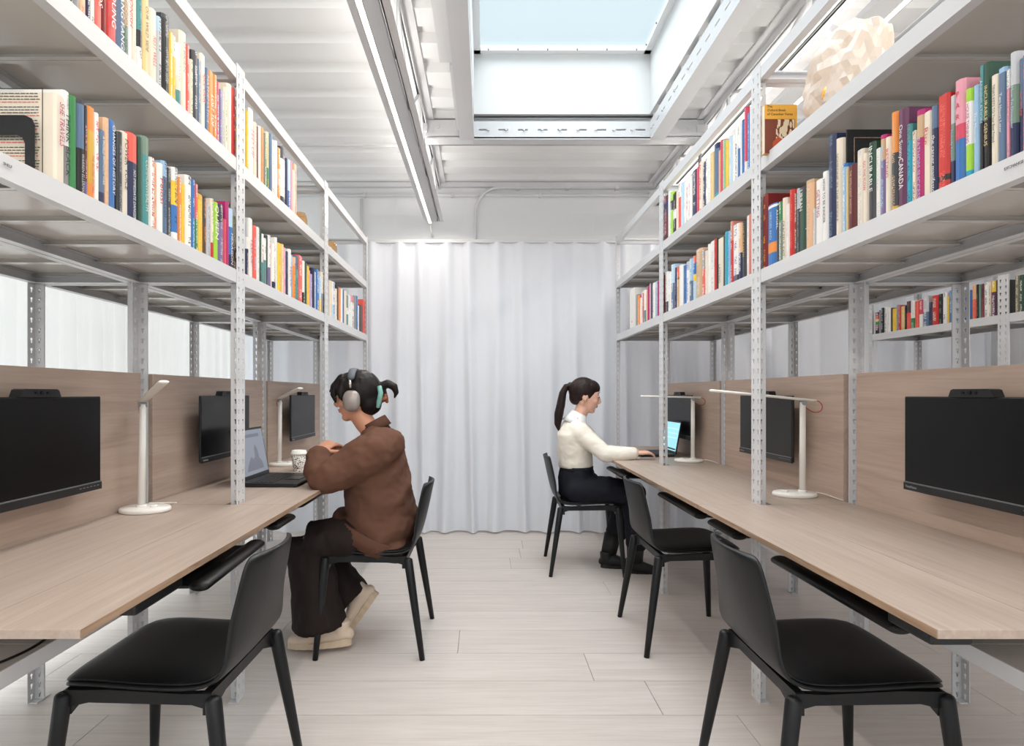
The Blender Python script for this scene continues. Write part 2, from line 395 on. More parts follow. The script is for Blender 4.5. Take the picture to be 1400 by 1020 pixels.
# open web joists
for jx, zb, first in ((JL, 2.70, 1), (JR, 2.84, 0), (-2.3, 2.70, 1), (3.4, 2.70, 0)):
    nm = {JL: 'white open-web steel joist left of the skylight beside the linear light', JR: 'white open-web steel joist right of the skylight above the right shelves',
          -2.3: 'white open-web steel joist against the left window wall', 3.4: 'white open-web steel joist over the far right bookcase'}[jx]
    jt = thing('roof_joist', nm, 'joist', (jx, 2, zb))
    wpart('top_chord', MB().box(jx-.06, jx-.006, YW0, YW1, ZC-.014, ZC-.004).box(jx+.006, jx+.06, YW0, YW1, ZC-.014, ZC-.004).box(jx-.012, jx-.006, YW0, YW1, ZC-.06, ZC-.006).box(jx+.006, jx+.012, YW0, YW1, ZC-.06, ZC-.006), M_joist, jt)
    wpart('bottom_chord', MB().box(jx-.045, jx-.006, YW0, YW1-.1, zb, zb+.005).box(jx+.006, jx+.045, YW0, YW1-.1, zb, zb+.005).box(jx-.012, jx-.006, YW0, YW1-.1, zb, zb+.04).box(jx+.006, jx+.012, YW0, YW1-.1, zb, zb+.04), M_joist, jt)
    y = YW0+.1; up = 0
    while y < YW1-.5:
        wpart('web_member', MB().tube([(jx, y, zb+.02 if not up else ZC-.03), (jx, y+.5, ZC-.03 if not up else zb+.02)], .010, n=8), M_joist, jt)
        if up: wpart('web_member', MB().box(jx-.008, jx+.008, y-.012, y+.012, zb+.02, ZC-.03), M_joist, jt)
        y += .5; up = 1-up
# bridging bars running across the joists
tag(struct('trim_1', MB().tube([(XW0+.1, SY1+.02, 2.90), (JL, SY1+.02, 2.90)], .012), M_joist), 'thin white bridging bar crossing under the deck left of the skylight', 'bar')
br = tag(link('bridging_bar', MB().box(-.02, .02, -1.05, 1.05, -.02, .02).mesh('bridging_bar', M_joist)), 'white diagonal brace under the deck above the right shelves', 'brace')
br.location = (2.46, 3.35, 2.93); br.rotation_euler = (0, 0.05, math.radians(-62))
hr = thing('hanger_rod', 'grey steel rod with clamp hanging by the skylight right corner', 'rod', (JR, SY1, 2.5))
wpart('rod', MB().tube([(JR-.03, SY1+.02, 2.42), (JR-.03, SY1+.02, 3.03)], .011, n=10), M_fitting, hr)
wpart('clamp', MB().box(JR-.07, JR+.01, SY1-.03, SY1+.05, 2.97, 3.03, bev=.006), M_steel, hr)
hb = thing('joist_clamp', 'small white beam clamp on the joist by the skylight left corner', 'clamp', (JL, SY1, 2.97))
wpart('clamp', MB().box(JL-.045, JL+.02, SY1-.05, SY1+.03, 2.97, 3.03, bev=.006), M_steel, hb)
# electrical conduits on the back wall
c1 = thing('conduit_pipe', 'white conduit along the top of back wall turning down to the curtain', 'conduit', (-.1, YW1-.04, 3.0))
pts = [(-.09, YW1-.035, 2.3), (-.09, YW1-.035, 2.86)]+[(-.09+.22*(1-math.cos(a)), YW1-.035, 2.86+.24*math.sin(a)) for a in [PI/2*i/8 for i in range(1, 9)]]+[(1.6, YW1-.035, 3.10)]
pts = [(p[0], p[1], min(p[2], 3.10)) for p in pts]
wpart('pipe', MB().tube([(p[0], p[1], p[2]-.07) for p in pts], .014, n=10), M_joist, c1)
for x in (.3, .75, 1.2): wpart('strap', MB().box(x-.012, x+.012, YW1-.052, YW1, 3.012, 3.048), M_joist, c1)
c2 = thing('conduit_pipe', 'long white straight conduit running level across the whole back wall', 'conduit', (.5, YW1-.03, 2.98))
wpart('pipe', MB().tube([(XW0+.05, YW1-.02, 2.965), (XW1-.05, YW1-.02, 2.965)], .016, n=10), M_joist, c2)
for x in (-2, -1.1, -.3, .5, 1.5, 2.6, 3.6): wpart('strap', MB().box(x-.012, x+.012, YW1-.04, YW1, 2.945, 2.985), M_joist, c2)
struct('trim_2', MB().box(XW0, XW1, YW1-.05, YW1, 3.035, 3.075), M_joist)
c3 = tag(link('conduit_pipe', MB().tube([(-1.13, YW1-.02, 2.0), (-1.13, YW1-.02, 2.93)], .012, n=8).mesh('conduit_pipe', M_joist)), 'short vertical conduit on the back wall above left shelf end', 'conduit')

# linear LED lights
def led(x, y0, y1, z, label):
    t = thing('linear_light', label, 'light', (x, (y0+y1)/2, z))
    mb = MB().prism([(x-.062, z+.05), (x-.018, z), (x-.012, z), (x-.012, z+.012), (x+.012, z+.012), (x+.012, z), (x+.018, z), (x+.062, z+.05), (x+.05, z+.09), (x-.05, z+.09)], y0, y1, 'y')
    wpart('housing', mb, M_steel, t)
    wpart('led_strip', MB().box(x-.0115, x+.0115, y0+.02, y1-.02, z+.002, z+.011), M_led, t)
    for y in (y0+.5, y1-.6, (y0+y1)/2): wpart('suspension_rod', MB().tube([(x, y, z+.09), (x, y, ZC)], .003, n=6), M_fitting, t)
    for i in range(2):
        yy = y0+(i+.5)*(y1-y0)/2
        light('AREA', 'led_lamp', (x, yy, z-.004), (0, 0, 0), LED_WATT/2, (1, .94, .86), size=.022, size_y=(y1-y0)/2-.1)
        light('AREA', 'ceiling_fill', (x, yy, z+.10), (PI, 0, 0), CEIL_FILL/2, (1, .95, .90), size=.09, size_y=(y1-y0)/2-.1)  # fill light added above the housing to brighten the ceiling
    return t
l1 = led(-.485, -2.4, 5.30, 2.65, 'long white suspended LED light running down the aisle ceiling')
wpart('end_cable', MB().tube([(-.485, 5.3, 2.69), (-.485, 5.34, 2.66), (-.485, 5.36, 2.60), (-.482, 5.45, 2.58)], .008, n=8), M_joist, l1)
led(1.61, -2.4, 5.2, 2.65, 'white suspended LED light above the right hand shelves, glowing warm')

# curtains
def curtain(axis, fixed, a0, a1, z0, z1, name, label, m, amp=.035, per=.17, seed=1):
    rnd = random.Random(seed); n = int((a1-a0)/.012); v = []; f = []
    ph = 0; xs = []; fr = 1/per
    w = [(.0, 0)]
    vals = []
    for i in range(n+1):
        a = a0+(a1-a0)*i/n
        local = per*(1+.35*noise.noise((a*1.1, seed, 0)))
        ph += 2*PI*((a1-a0)/n)/local
        A = amp*(.75+.5*noise.noise((a*1.7, seed+3, 0)))
        vals.append((a, ph, A))
    rows = [(z0, 1.15), (z0+.03, 1.12), (z0+.3, 1.0), (z0+.9, .8), (z0+1.6, .7), (z1-.1, .6), (z1, .55)]
    for (z, k) in rows:
        for (a, p, A) in vals:
            d = A*k*(math.sin(p)+.28*math.sin(2*p+1.3+z*.25)) + .012*noise.noise((a*2, z*1.2, seed))
            s = .02*k*math.sin(p*.5+z)
            zz = z + (.008*noise.noise((a*3, 0, seed)) if z == z0 else 0)
            v.append((a+s, fixed+d, zz) if axis == 'x' else (fixed+d, a+s, zz))
    R = len(vals)
    for r in range(len(rows)-1):
        for i in range(n): f.append((r*R+i, r*R+i+1, (r+1)*R+i+1, (r+1)*R+i))
    mb = MB(); mb.add(v, f, 0, True)
    mid = (a0+a1)/2
    t = thing('curtain', label, 'curtain', (mid, fixed, 0) if axis == 'x' else (fixed, mid, 0))
    off = Vector(t.location)
    o = link('curtain_fabric', mb.mesh('curtain_fabric', m, off, fix=False), t)
    if axis == 'x': wpart('curtain_track', MB().box(a0, a1, fixed-.015, fixed+.015, z1-.005, z1+.02), M_steel, t)
    else: wpart('curtain_track', MB().box(fixed-.015, fixed+.015, a0, a1, z1-.005, z1+.02), M_steel, t)
    return t
curtain('x', 4.95, -1.98, 4.2, .015, 2.40, 'c', 'floor length white voile curtain hanging across the end of the aisle', M_curt, .050, .21, 3)
curtain('y', -2.02, -1.6, 4.85, .30, 2.75, 'c', 'bright backlit white curtain over the windows behind the left shelves', M_curtl, .030, .13, 8)

# ---------------------------------------------------------------- shelving
FL = .0375; TH = .0022; PITCH = .038; HP = 2.378
def flange(mb, u0, z0, z1, place):
    """perforated plate of width FL from u0, keyhole slot per pitch. place(u, z, t)->xyz ; t 0 front 1 back"""
    hw = .0060; n = int((z1-z0)/PITCH); z = z0
    cu = u0+FL*.5
    for i in range(n+1):
        a = z; b = min(z+PITCH, z1)
        if b-a < PITCH*.9:
            vs = [place(u, zz, t) for t in (0, 1) for (u, zz) in ((u0, a), (u0+FL, a), (u0+FL, b), (u0, b))]
            mb.add(vs, [(0, 1, 2, 3), (7, 6, 5, 4)]); break
        c = (a+b)/2
        hole = [(cu-hw*.5, c-.009), (cu+hw*.5, c-.009), (cu+hw*.55, c+.001), (cu+hw, c+.004), (cu+hw*.8, c+.0095), (cu-hw*.8, c+.0095), (cu-hw, c+.004), (cu-hw*.55, c+.001)]
        rim = [(u0+FL*.3, a), (u0+FL*.7, a), (u0+FL, a), (u0+FL, c+.004), (u0+FL, b), (u0, b), (u0, c+.004), (u0, a)]
        vs = []
        for t in (0, 1): vs += [place(u, zz, t) for (u, zz) in hole+rim]
        fs = []
        for k in range(8):
            k2 = (k+1) % 8
            fs += [(k, k2, 8+k2, 8+k), (16+k, 24+k, 24+k2, 16+k2), (k, 16+k, 16+k2, k2)]
        mb.add(vs, fs); z = b
def upright_mesh(sx, sy):
    """L angle post; corner at origin, flanges run to sx along x and sy along y"""
    mb = MB()
    flange(mb, 0, 0, HP, lambda u, z, t: (t*TH*sx, u*sy, z))
    flange(mb, 0, 0, HP, lambda u, z, t: (u*sx, t*TH*sy, z))
    mb.box(0, sx*FL, 0, TH*sy, 0, .001).box(0, TH*sx, 0, FL*sy, 0, .001)
    # plate edges
    mb.box(0, TH*sx, sy*(FL-.0004), sy*FL, 0, HP).box(sx*(FL-.0004), sx*FL, 0, TH*sy, 0, HP)
    mb.box(-.002*sx, sx*.034, -.002*sy, sy*.034, -.0, .004)
    return mb.mesh('upright', M_steel, fix=False)
UP = {(sx, sy): upright_mesh(sx, sy) for sx in (1, -1) for sy in (1, -1)}
BW = .388
LEV = [(.586, .621), (1.5625, 1.611), (1.976, 2.024)]
TOPR = (2.319, 2.364)
def beam_prof(d, z0, z1):
    """front face at 0, profile goes inward by d direction (+1/-1): face, bottom lip, ledge"""
    return [(0, z0), (d*.028, z0), (d*.028, z0+.0025), (d*.003, z0+.0025), (d*.003, z1-.014), (d*.02, z1-.014), (d*.02, z1-.012), (d*.003, z1-.012), (d*.003, z1), (0, z1)]
_meshes = {}
def shared(key, fn):
    if key not in _meshes: _meshes[key] = fn()
    return _meshes[key]
def unit(xf, d, y0, y1, label, group):
    """xf = X of aisle face, d = direction to its back (+1/-1)"""
    t = thing('shelving_unit', label, 'shelving', (xf, (y0+y1)/2, 0), 0, group)
    hl = (y1-y0)/2
    for (x, sx) in ((0, d), (d*BW, -d)):
        for (y, sy) in ((-hl, 1), (hl, -1)):
            link('upright', UP[(sx, sy)], t, (x, y, 0))
    levs = LEV+[TOPR]
    for i, (a, b) in enumerate(levs):
        key = ('beam', d, round(hl, 3), round(b-a, 4))
        for x, dd in ((0, d), (d*BW, -d)):
            me = shared(key+(dd,), lambda: MB().prism([(p[0]+dd*.0024, p[1]-a) for p in beam_prof(dd, a, b)], -hl+.003, hl-.003, 'y').mesh('shelf_beam', M_steel))
            o = link('shelf_beam', me, t, (x, 0, a))
        for y, dd in ((-hl, 1), (hl, -1)):
            me = shared(('cross', d, dd, round(b-a, 4)), lambda: MB().prism([(p[0]+dd*.0024, p[1]-a) for p in beam_prof(dd, a, b)], d*.006, d*(BW-.006), 'x').add([], []).mesh('cross_beam', M_steel))
            link('cross_beam', me, t, (0, y, a))
        if i < 3:
            n = 5; w = (2*hl-.02)/n
            def pan():
                mb = MB(); g = .0012; z = -.012
                x0, x1 = sorted((d*.010, d*(BW-.010)))
                mb.box(x0, x1, -w/2+g, w/2-g, z+.0015, z+.004)
                for s in (-1, 1):
                    ya, yb = sorted((s*(w/2-g), s*(w/2-g-.0025))); mb.box(x0, x1, ya, yb, z-.011, z+.0015)
                    ya, yb = sorted((s*(w/2-g), s*(w/2-g-.014))); mb.box(x0, x1, ya, yb, z-.0125, z-.011)
                return mb.mesh('shelf_panel', M_deckp)
            me = shared(('pan', d, round(w, 4)), pan)
            for k in range(n): link('shelf_panel', me, t, (0, -hl+.01+(k+.5)*w, b-.0))
    return t
BAYS = [(1.038, 2.258), (2.258, 3.475), (3.475, 4.69)]
BN = ['bay nearest the camera', 'middle bay', 'bay by the end curtain']
XL, XR = -.92, 1.018
for i, (a, b) in enumerate(BAYS):
    unit(XL, -1, a, b, 'white slotted steel shelving on the left of the aisle, %s' % BN[i], 'shelving units left of the aisle')
    unit(XL-BW, -1, a, b, 'white slotted steel shelving backing the left aisle row, %s' % BN[i], 'rear shelving units on the left')
    unit(XR, 1, a, b, 'white slotted steel shelving on the right of the aisle, %s' % BN[i], 'shelving units right of the aisle')
    unit(XR+BW, 1, a, b, 'white slotted steel shelving backing the right aisle row, %s' % BN[i], 'rear shelving units on the right')
    unit(3.0, 1, a, b, 'white slotted steel bookcase across the far right aisle, %s' % BN[i], 'shelving units across the far right aisle')

# small print on the shelf lips
def text_mesh(txt, size, m, extrude=.0004, align='CENTER', name='lettering', sx=1.0, res=2, bold=0.0):
    cu = bpy.data.curves.new('t', 'FONT'); cu.body = txt; cu.size = size; cu.align_x = align; cu.align_y = 'CENTER'
    cu.extrude = extrude; cu.resolution_u = res; cu.offset = bold
    o = bpy.data.objects.new('t', cu); COL.objects.link(o)
    dg = bpy.context.evaluated_depsgraph_get(); me = bpy.data.meshes.new_from_object(o.evaluated_get(dg))
    me.name = name
    xs = [v.co.x for v in me.vertices]; w = (max(xs)-min(xs)) if xs else 0
    bpy.data.objects.remove(o); bpy.data.curves.remove(cu)
    me.materials.clear(); me.materials.append(m)
    return me, w
def face_text(parent, txt, size, m, loc, xdir, ydir, name='lettering', maxlen=None, **kw):
    me, w = text_mesh(txt, size, m, name=name, **kw)
    xdir = Vector(xdir); ydir = Vector(ydir); z = xdir.cross(ydir)
    s = 1.0 if not maxlen or w <= maxlen else maxlen/w
    M = Matrix((xdir, ydir, z)).transposed()
    for v in me.vertices: v.co = M @ Vector((v.co.x*s, v.co.y, v.co.z))
    o = link(name, me, parent, loc); return o
M_ink = mat('black_ink', srgb(110, 110, 112), .6)
sh = [o for o in bpy.data.objects if o.name.startswith('shelving_unit')]
face_text(sh[0], 'SHELF', .008, M_ink, (.0006, 1.155-1.648, 1.590), (0, 1, 0), (0, 0, 1), 'shelf_lettering')
face_text(sh[2], 'EXCHANGE', .008, M_ink, (-.0006, 1.135-1.648+.02, 1.590), (0, -1, 0), (0, 0, 1), 'shelf_lettering')

# ---------------------------------------------------------------- desks and divider panels
DZ = .74
def oak_board(name, x0, x1, y0, y1, z0, z1, parent, rim=0):
    mb = MB().box(x0, x1, y0, y1, z0, z1, bev=.0015)
    return wpart(name, mb, M_desk, parent)
for side, xe, xp, d in (('left', -.705, -1.274, -1), ('right', .787, 1.372, 1)):
    for i, (a, b) in enumerate(BAYS):
        t = thing('desk', 'pale oak laminate desktop on the %s, %s' % (side, BN[i]), 'desk', (xe, (a+b)/2, DZ), 0, 'desks on the %s' % side)
        y0 = a+(.002 if i else .005); y1 = b-.002-.037*(i == 0)-.037*(i != 0)+(.0)
        y0 = a-.037+.0015 if i else a+.005; y1 = b-.037-.0015 if i < 2 else b-.005
        # worktop notched round the front posts: front strip, middle, back
        xi = XL if d < 0 else XR
        mb = MB().box(xe, xi-d*.003, y0, y1, DZ-.017, DZ, bev=.0012)
        wpart('worktop', mb, M_desk, t)
        yy0 = a+.04; yy1 = b-.04
        mb = MB().box(xi-d*.003, xi+d*.043, yy0, yy1, DZ-.017, DZ).box(xi+d*.043, xp, y0, y1, DZ-.017, DZ)
        wpart('worktop_back', mb, M_desk, t)
        wpart('edge_band', MB().box(xe-d*.0012, xe-d*.0002, y0+.001, y1-.001, DZ-.016, DZ-.001), M_ply, t)
        wpart('bracket', MB().box(xi+d*.06, xi+d*.32, (y0+y1)/2-.02, (y0+y1)/2+.02, LEV[0][1]+.002, DZ-.017), M_steel, t)
        p = thing('divider_panel', 'pale oak divider board behind the monitors on the %s, %s' % (side, BN[i]), 'panel', (xp+d*.011, (a+b)/2, DZ), 0, 'divider panels on the %s' % side)
        ya, yb = a+(.037 if i else .0)+.003, b-.037-.003
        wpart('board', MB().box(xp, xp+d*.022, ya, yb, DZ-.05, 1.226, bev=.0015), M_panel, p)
        wpart('clip', MB().box(xp+d*.022, xp+d*.03, ya+.1, ya+.16, .80, .84), M_steel, p)

# ---------------------------------------------------------------- monitors
def rotY(c, ang): return Matrix.Rotation(ang, 3, 'Z')
def monitor(side, yc, yaw, label, pitch=0.0, zc=1.0):
    d = -1 if side == 'left' else 1            # wall direction
    X = -1.20 if side == 'left' else 1.30
    t = thing('monitor', label, 'monitor', (X, yc, 0), yaw, 'wall mounted monitors')
    f = -d                                      # facing dir
    hw = .26; z0, z1 = .858, 1.142
    mb = MB().box(0, d*.010, -hw, hw, z0, z1, bev=.003).box(d*.010, d*.038, -.15, .15, z0+.03, z1-.06, bev=.01)
    part('housing', mb, M_bplast, t)
    part('screen', MB().box(f*.0012, f*.0004, -hw+.005, hw-.005, z0+.024, z1-.005), M_screen, t)
    part('chin', MB().box(f*.004, d*.004, -hw, hw, z0-.003, z0+.019, bev=.0015), M_bezel, t)
    part('chin_line', MB().box(f*.0045, f*.001, -hw+.004, hw-.004, z0+.0195, z0+.0225), mat('dark_silver', srgb(110, 112, 116), .3), t) if 'dark_silver' not in bpy.data.materials else part('chin_line', MB().box(f*.0045, f*.001, -hw+.004, hw-.004, z0+.0195, z0+.0225), bpy.data.materials['dark_silver'], t)
    sgn = 1 if d < 0 else -1
    face_text(t, 'ThinkVision', .010, M_grey, (f*.0046, -sgn*(hw-.034), z0+.008), (0, sgn, 0), (0, 0, 1), 'logo_lettering')
    mb = MB()
    for k in range(6): mb.box(f*.0046, f*.004, sgn*(hw-.02-k*.016)-.004, sgn*(hw-.02-k*.016)+.004, z0+.010, z0+.0115)
    part('button_marks', mb, M_grey, t)
    # webcam bar on top
    w = part('webcam_bar', MB().prism([(-.075, z1-.001), (.075, z1-.001), (.066, z1+.018), (.058, z1+.021), (-.058, z1+.021), (-.066, z1+.018)], f*.008, d*.022, 'x'), M_bplast, t)
    for y in (-.02, 0, .022):
        o = part('lens', MB().tube([(f*.0075, y, z1+.011), (f*.0105, y, z1+.011)], .0055 if y == 0 else .004, n=12), M_screen, w)
    mb = MB().box(d*.038, d*.046, -.055, .055, .95, 1.06, bev=.003).tube([(d*.045, 0, 1.0), (d*.066, 0, 1.0)], .022, n=14)
    part('wall_mount', mb, M_bplast, t)
    return t
monitor('left', 1.612, 0, 'black monitor on the left divider, closest to the camera and cut by the frame edge')
monitor('left', 2.79, 0, 'black monitor on the left divider partly behind the front steel post')
monitor('left', 3.965, 0, 'small looking black monitor on the left divider by the paper cup')
monitor('right', 1.60, 0, 'black monitor on the right divider, closest to the camera and cut by the frame edge')
monitor('right', 2.80, 0, 'black monitor on the right divider behind the desk lamp in the middle bay')
monitor('right', 4.04, 0, 'black monitor on the right divider behind the open laptop')

# ---------------------------------------------------------------- desk lamps
def desk_lamp(x, y, px, arm_a, arm_b, label, cord, loop_dir):
    """arm_a: end near post, arm_b: far tip (world)"""
    t = thing('desk_lamp', label, 'lamp', (x, y, DZ), 0, 'white desk lamps')
    A = Vector(arm_a)-Vector((x, y, DZ)); B = Vector(arm_b)-Vector((x, y, DZ))
    part('base', MB().lathe([(.0, 0), (.080, 0), (.0845, .004), (.0845, .012), (.081, .017), (0.0, .018)], 0, 0, 40, sx=1.0, sy=.8), M_wplast, t)
    part('touch_knob', MB().lathe([(.013, .017), (.013, .022), (.010, .024), (.0, .024)], -.04 if x > 0 else .03, 0, 20), M_wplast, t)
    dx = px-x; D = B-A; s = (D.normalized())
    # arm passes over the pole: find the pole top on arm line
    tt = max(.02, min(.98, (dx-A.x)/(D.x) if abs(D.x) > 1e-3 else 0.1)); top = A+D*tt
    part('pole', MB().tube([(dx, 0, .016), (top.x*1.0, top.y, top.z-.012)], [.0125, .0110], n=20).lathe([(.017, .017), (.017, .024), (.0, .024)], dx, 0, 20), M_wplast, t)
    side = s.cross(Vector((0, 0, 1))).normalized()
    part('lamp_head', MB().tube([A, B], .0055, n=14, ry=[.0155, .0155], ref=(0, 0, 1), caps='round'), M_wplast, t)
    h = part('hinge', MB().tube([top-side*.014-Vector((0, 0, .014)), top+side*.014-Vector((0, 0, .014))], .009, n=14), M_grey, t)
    # red cable loop
    e = A; l = Vector(loop_dir)
    pts = [e, e+l*.02+Vector((0, 0, -.005)), e+l*.032+Vector((0, 0, -.022)), e+l*.025+Vector((0, 0, -.042)), e-l*.005+Vector((0, 0, -.046)), Vector((top.x, top.y, top.z-.024))]
    part('red_cable', MB().tube(smooth_path(pts, 4), .0019, n=6), M_cabler, t)
    c = [Vector(p)-Vector((x, y, DZ)) for p in cord]
    part('power_cord', MB().tube(smooth_path(c, 5), .0022, n=6), M_cablew, t)
    return t
def smooth_path(pts, k):
    pts = [Vector(p) for p in pts]; out = []
    P_ = [pts[0]]+pts+[pts[-1]]
    for i in range(1, len(P_)-2):
        p0, p1, p2, p3 = P_[i-1], P_[i], P_[i+1], P_[i+2]
        for j in range(k):
            u = j/k
            out.append(.5*((2*p1)+(-p0+p2)*u+(2*p0-5*p1+4*p2-p3)*u*u+(-p0+3*p1-3*p2+p3)*u**3))
    out.append(pts[-1]); return out
desk_lamp(-1.185, 2.09, -1.198, (-1.215, 2.12, 1.121), (-.965, 1.80, 1.186), 'white desk lamp on the left desk beside the nearest monitor', [(-1.21, 2.14, .747), (-1.22, 2.18, .752), (-1.20, 2.21, .748), (-1.15, 2.235, .744)], (-.6, .6, 0))
desk_lamp(-1.150, 3.43, -1.178, (-1.19, 3.46, 1.122), (-.95, 3.08, 1.178), 'white desk lamp on the left desk behind the open laptop', [(-1.18, 3.48, .747), (-1.22, 3.52, .75), (-1.25, 3.5, .744)], (-.6, .6, 0))
desk_lamp(1.240, 2.405, 1.272, (1.322, 2.41, 1.123), (.886, 2.35, 1.163), 'white desk lamp on the right desk behind the nearer chair', [(1.31, 2.41, .748), (1.335, 2.42, .752), (1.355, 2.38, .75), (1.365, 2.33, .744), (1.368, 2.29, .743)], (1, 0, 0))
desk_lamp(1.225, 3.615, 1.251, (1.295, 3.62, 1.128), (.93, 3.56, 1.136), 'white desk lamp on the right desk by the glowing laptop', [(1.29, 3.61, .748), (1.33, 3.62, .752), (1.355, 3.57, .748), (1.36, 3.5, .743)], (1, 0, 0))

# ---------------------------------------------------------------- under-desk trays, cables
def tray(x, y, L_, d, label, zc=.668, rot=0.0, w=.15, mech=True):
    t = thing('keyboard_tray', label, 'tray', (x, y, zc), rot, 'black keyboard trays under the desks')
    # wrist rest: rounded long pad at aisle side, flat board behind
    part('wrist_rest', MB().tube([(0, -L_/2, 0), (0, L_/2, 0)], .027, n=18, ry=[.013, .013], ref=(1, 0, 0), caps='round'), M_leather, t)
    part('tray_board', MB().box(d*.01, d*w, -L_/2+.01, L_/2-.01, -.010, -.002, bev=.002), M_bplast, t)
    if mech: part('tray_arm', MB().box(d*.06, d*.16, -.06, .06, -.002, DZ-.017-zc, bev=.004), M_bplast, t)
    return t
tray(-.715, 1.69, .42, -1, 'black keyboard tray under the left desk above the nearest chair seat', .676, .05, .22)
tray(-.735, 2.16, .16, -1, 'short black tray end showing under the left desk past the nearest chair', .69, 0, .12)
tray(-.775, 2.75, .52, -1, 'black keyboard tray under the left desk over the knees of the brown sweater person', .69, 0, .25)
tray(.848, 1.475, .50, 1, 'black keyboard tray under the right desk above the nearest chair seat', .672, 0, .22)
tray(.845, 2.60, .50, 1, 'black keyboard tray under the right desk over the middle empty chair', .672, 0, .22)
tray(.86, 2.14, .22, 1, 'short black tray hanging under the right desk seam behind the nearest chair', .668, 0, .12)
tray(.80, 3.62, .42, 1, 'black keyboard tray under the right desk in front of the white sweater person', .676, 0, .22)
mt = tag(link('mounting_plate', MB().box(-.05, .05, -.10, .10, -.022, .022, bev=.006).mesh('mounting_plate', M_bplast)), 'black mounting block under the left desk front corner', 'bracket')
mt.location = (-.79, 1.37, .700)
mt = tag(link('mounting_plate', MB().box(-.04, .04, -.06, .06, -.018, .018, bev=.006).mesh('mounting_plate', M_bplast)), 'black mounting block under the right desk front corner', 'bracket')
mt.location = (.86, 1.165, .703)
cb = tag(link('black_cable', MB().tube(smooth_path([(-1.06, 1.08, .614), (-.99, 1.15, .614), (-.966, 1.20, .614), (-.956, 1.26, .614), (-.965, 1.33, .614), (-1.0, 1.5, .614)], 6), .0035, n=8).mesh('black_cable', M_cableb)), 'black cable curving over the white shelf under the left desk', 'cable')
cb = tag(link('coiled_cable', MB().tube([(.86+.012*math.cos(a), 2.22+.012*math.sin(a), .65-.06*a/20) for a in [i*.6 for i in range(34)]], .002, n=5).mesh('coiled_cable', M_fitting)), 'thin coiled cable dangling by the tray under the right desk seam', 'cable')

# ---------------------------------------------------------------- laptops, cup
def laptop(x, y, rot, d, label, screen_mat, W_=.36, D_=.245, tilt=1.75, sh=.235, pic=None):
    """hinge on the wall side (d direction), user on the aisle side"""
    t = thing('laptop', label, 'laptop', (x, y, DZ), rot)
    part('base', MB().prism([(0, .0035), (0, .020), (d*(-D_), .015), (d*(-D_-.004), .010), (d*(-D_+.01), .002)], -W_/2, W_/2, 'y'), M_bplast, t)
    mb = MB(); 
    for r in range(5):
        for c in range(13):
            x0 = -d*(.035+r*.020); yk = -W_*.43+c*W_*.86/13
            zt = .0203-.005*(.035+r*.020)/D_
            mb.box(x0, x0-d*.016, yk+.001, yk+W_*.86/13-.002, zt-.002, zt+.0014)
    k = part('keyboard', mb, M_bezel, t)
    part('touchpad', MB().box(-d*.15, -d*.215, -.05, .05, .0155, .0178), M_screen, t)
    a = tilt-PI/2; ux, uz = d*math.sin(a), math.cos(a); nx, nz = -d*math.cos(a), math.sin(a)
    def Q(u, w, y): return Vector((ux*u+nx*w+d*.004, y, .018+uz*u+nz*w))
    def slab(u0, u1, y0, y1, w0, w1):
        return [Q(u0, w0, y0), Q(u1, w0, y0), Q(u1, w0, y1), Q(u0, w0, y1), Q(u0, w1, y0), Q(u1, w1, y0), Q(u1, w1, y1), Q(u0, w1, y1)]
    BF = [(0, 3, 2, 1), (4, 5, 6, 7), (0, 1, 5, 4), (1, 2, 6, 5), (2, 3, 7, 6), (3, 0, 4, 7)]
    part('lid', MB().add(slab(0, sh, -W_/2, W_/2, 0, -.007), BF), M_bplast, t)
    s = part('screen', MB().add(slab(.018, sh-.010, -W_/2+.008, W_/2-.008, .0003, .0010), BF), screen_mat, t)
    if pic:
        for (poly, m) in pic:
            vs = [Q(p[1], .0014, p[0]) for p in poly]; vs2 = [Q(p[1], .0010, p[0]) for p in poly]; n = len(poly)
            part('screen_picture', MB().add(vs+vs2, [list(range(n)), list(range(n, 2*n))[::-1]]), m, s)
    return t
scr1 = mat('screen_sky_image', srgb(60, 66, 80), .35, emis=srgb(150, 155, 166), estr=.55)
scr1b = mat('screen_statue_image', srgb(60, 60, 70), .35, emis=srgb(108, 112, 124), estr=.6)
scr2 = mat('screen_cyan_document', srgb(80, 120, 130), .35, emis=srgb(150, 214, 226), estr=.95)
scr2b = mat('screen_white_lines', srgb(120, 150, 150), .35, emis=srgb(196, 238, 240), estr=.95)
laptop(-1.07, 2.805, 0, -1, 'open black laptop on the left desk showing a grey sculpture picture', scr1, pic=[([(.12, .035), (.11, .07), (.085, .085), (.075, .13), (.055, .155), (.04, .14), (.035, .10), (.015, .085), (-.01, .10), (-.03, .085), (-.06, .06), (-.08, .035)], scr1b), ([(-.14, .19), (.12, .19), (.12, .205), (-.14, .205)], scr1b)])
laptop(1.225, 4.04, 0, 1, 'open black laptop with a bright cyan screen on the right desk', scr2, W_=.32, D_=.22, sh=.215, pic=[([(-.13, .16), (.1, .16), (.1, .165), (-.13, .165)], scr2b), ([(-.13, .13), (.05, .13), (.05, .135), (-.13, .135)], scr2b), ([(-.13, .10), (.1, .10), (.1, .105), (-.13, .105)], scr2b), ([(-.145, .025), (.145, .025), (.145, .035), (-.145, .035)], M_bezel)])
cup = thing('paper_cup', 'white takeaway cup with black floral print by the folded arms', 'cup', (-.99, 3.187, DZ))
cm = mat('printed_cup', srgb(236, 230, 222), .5)
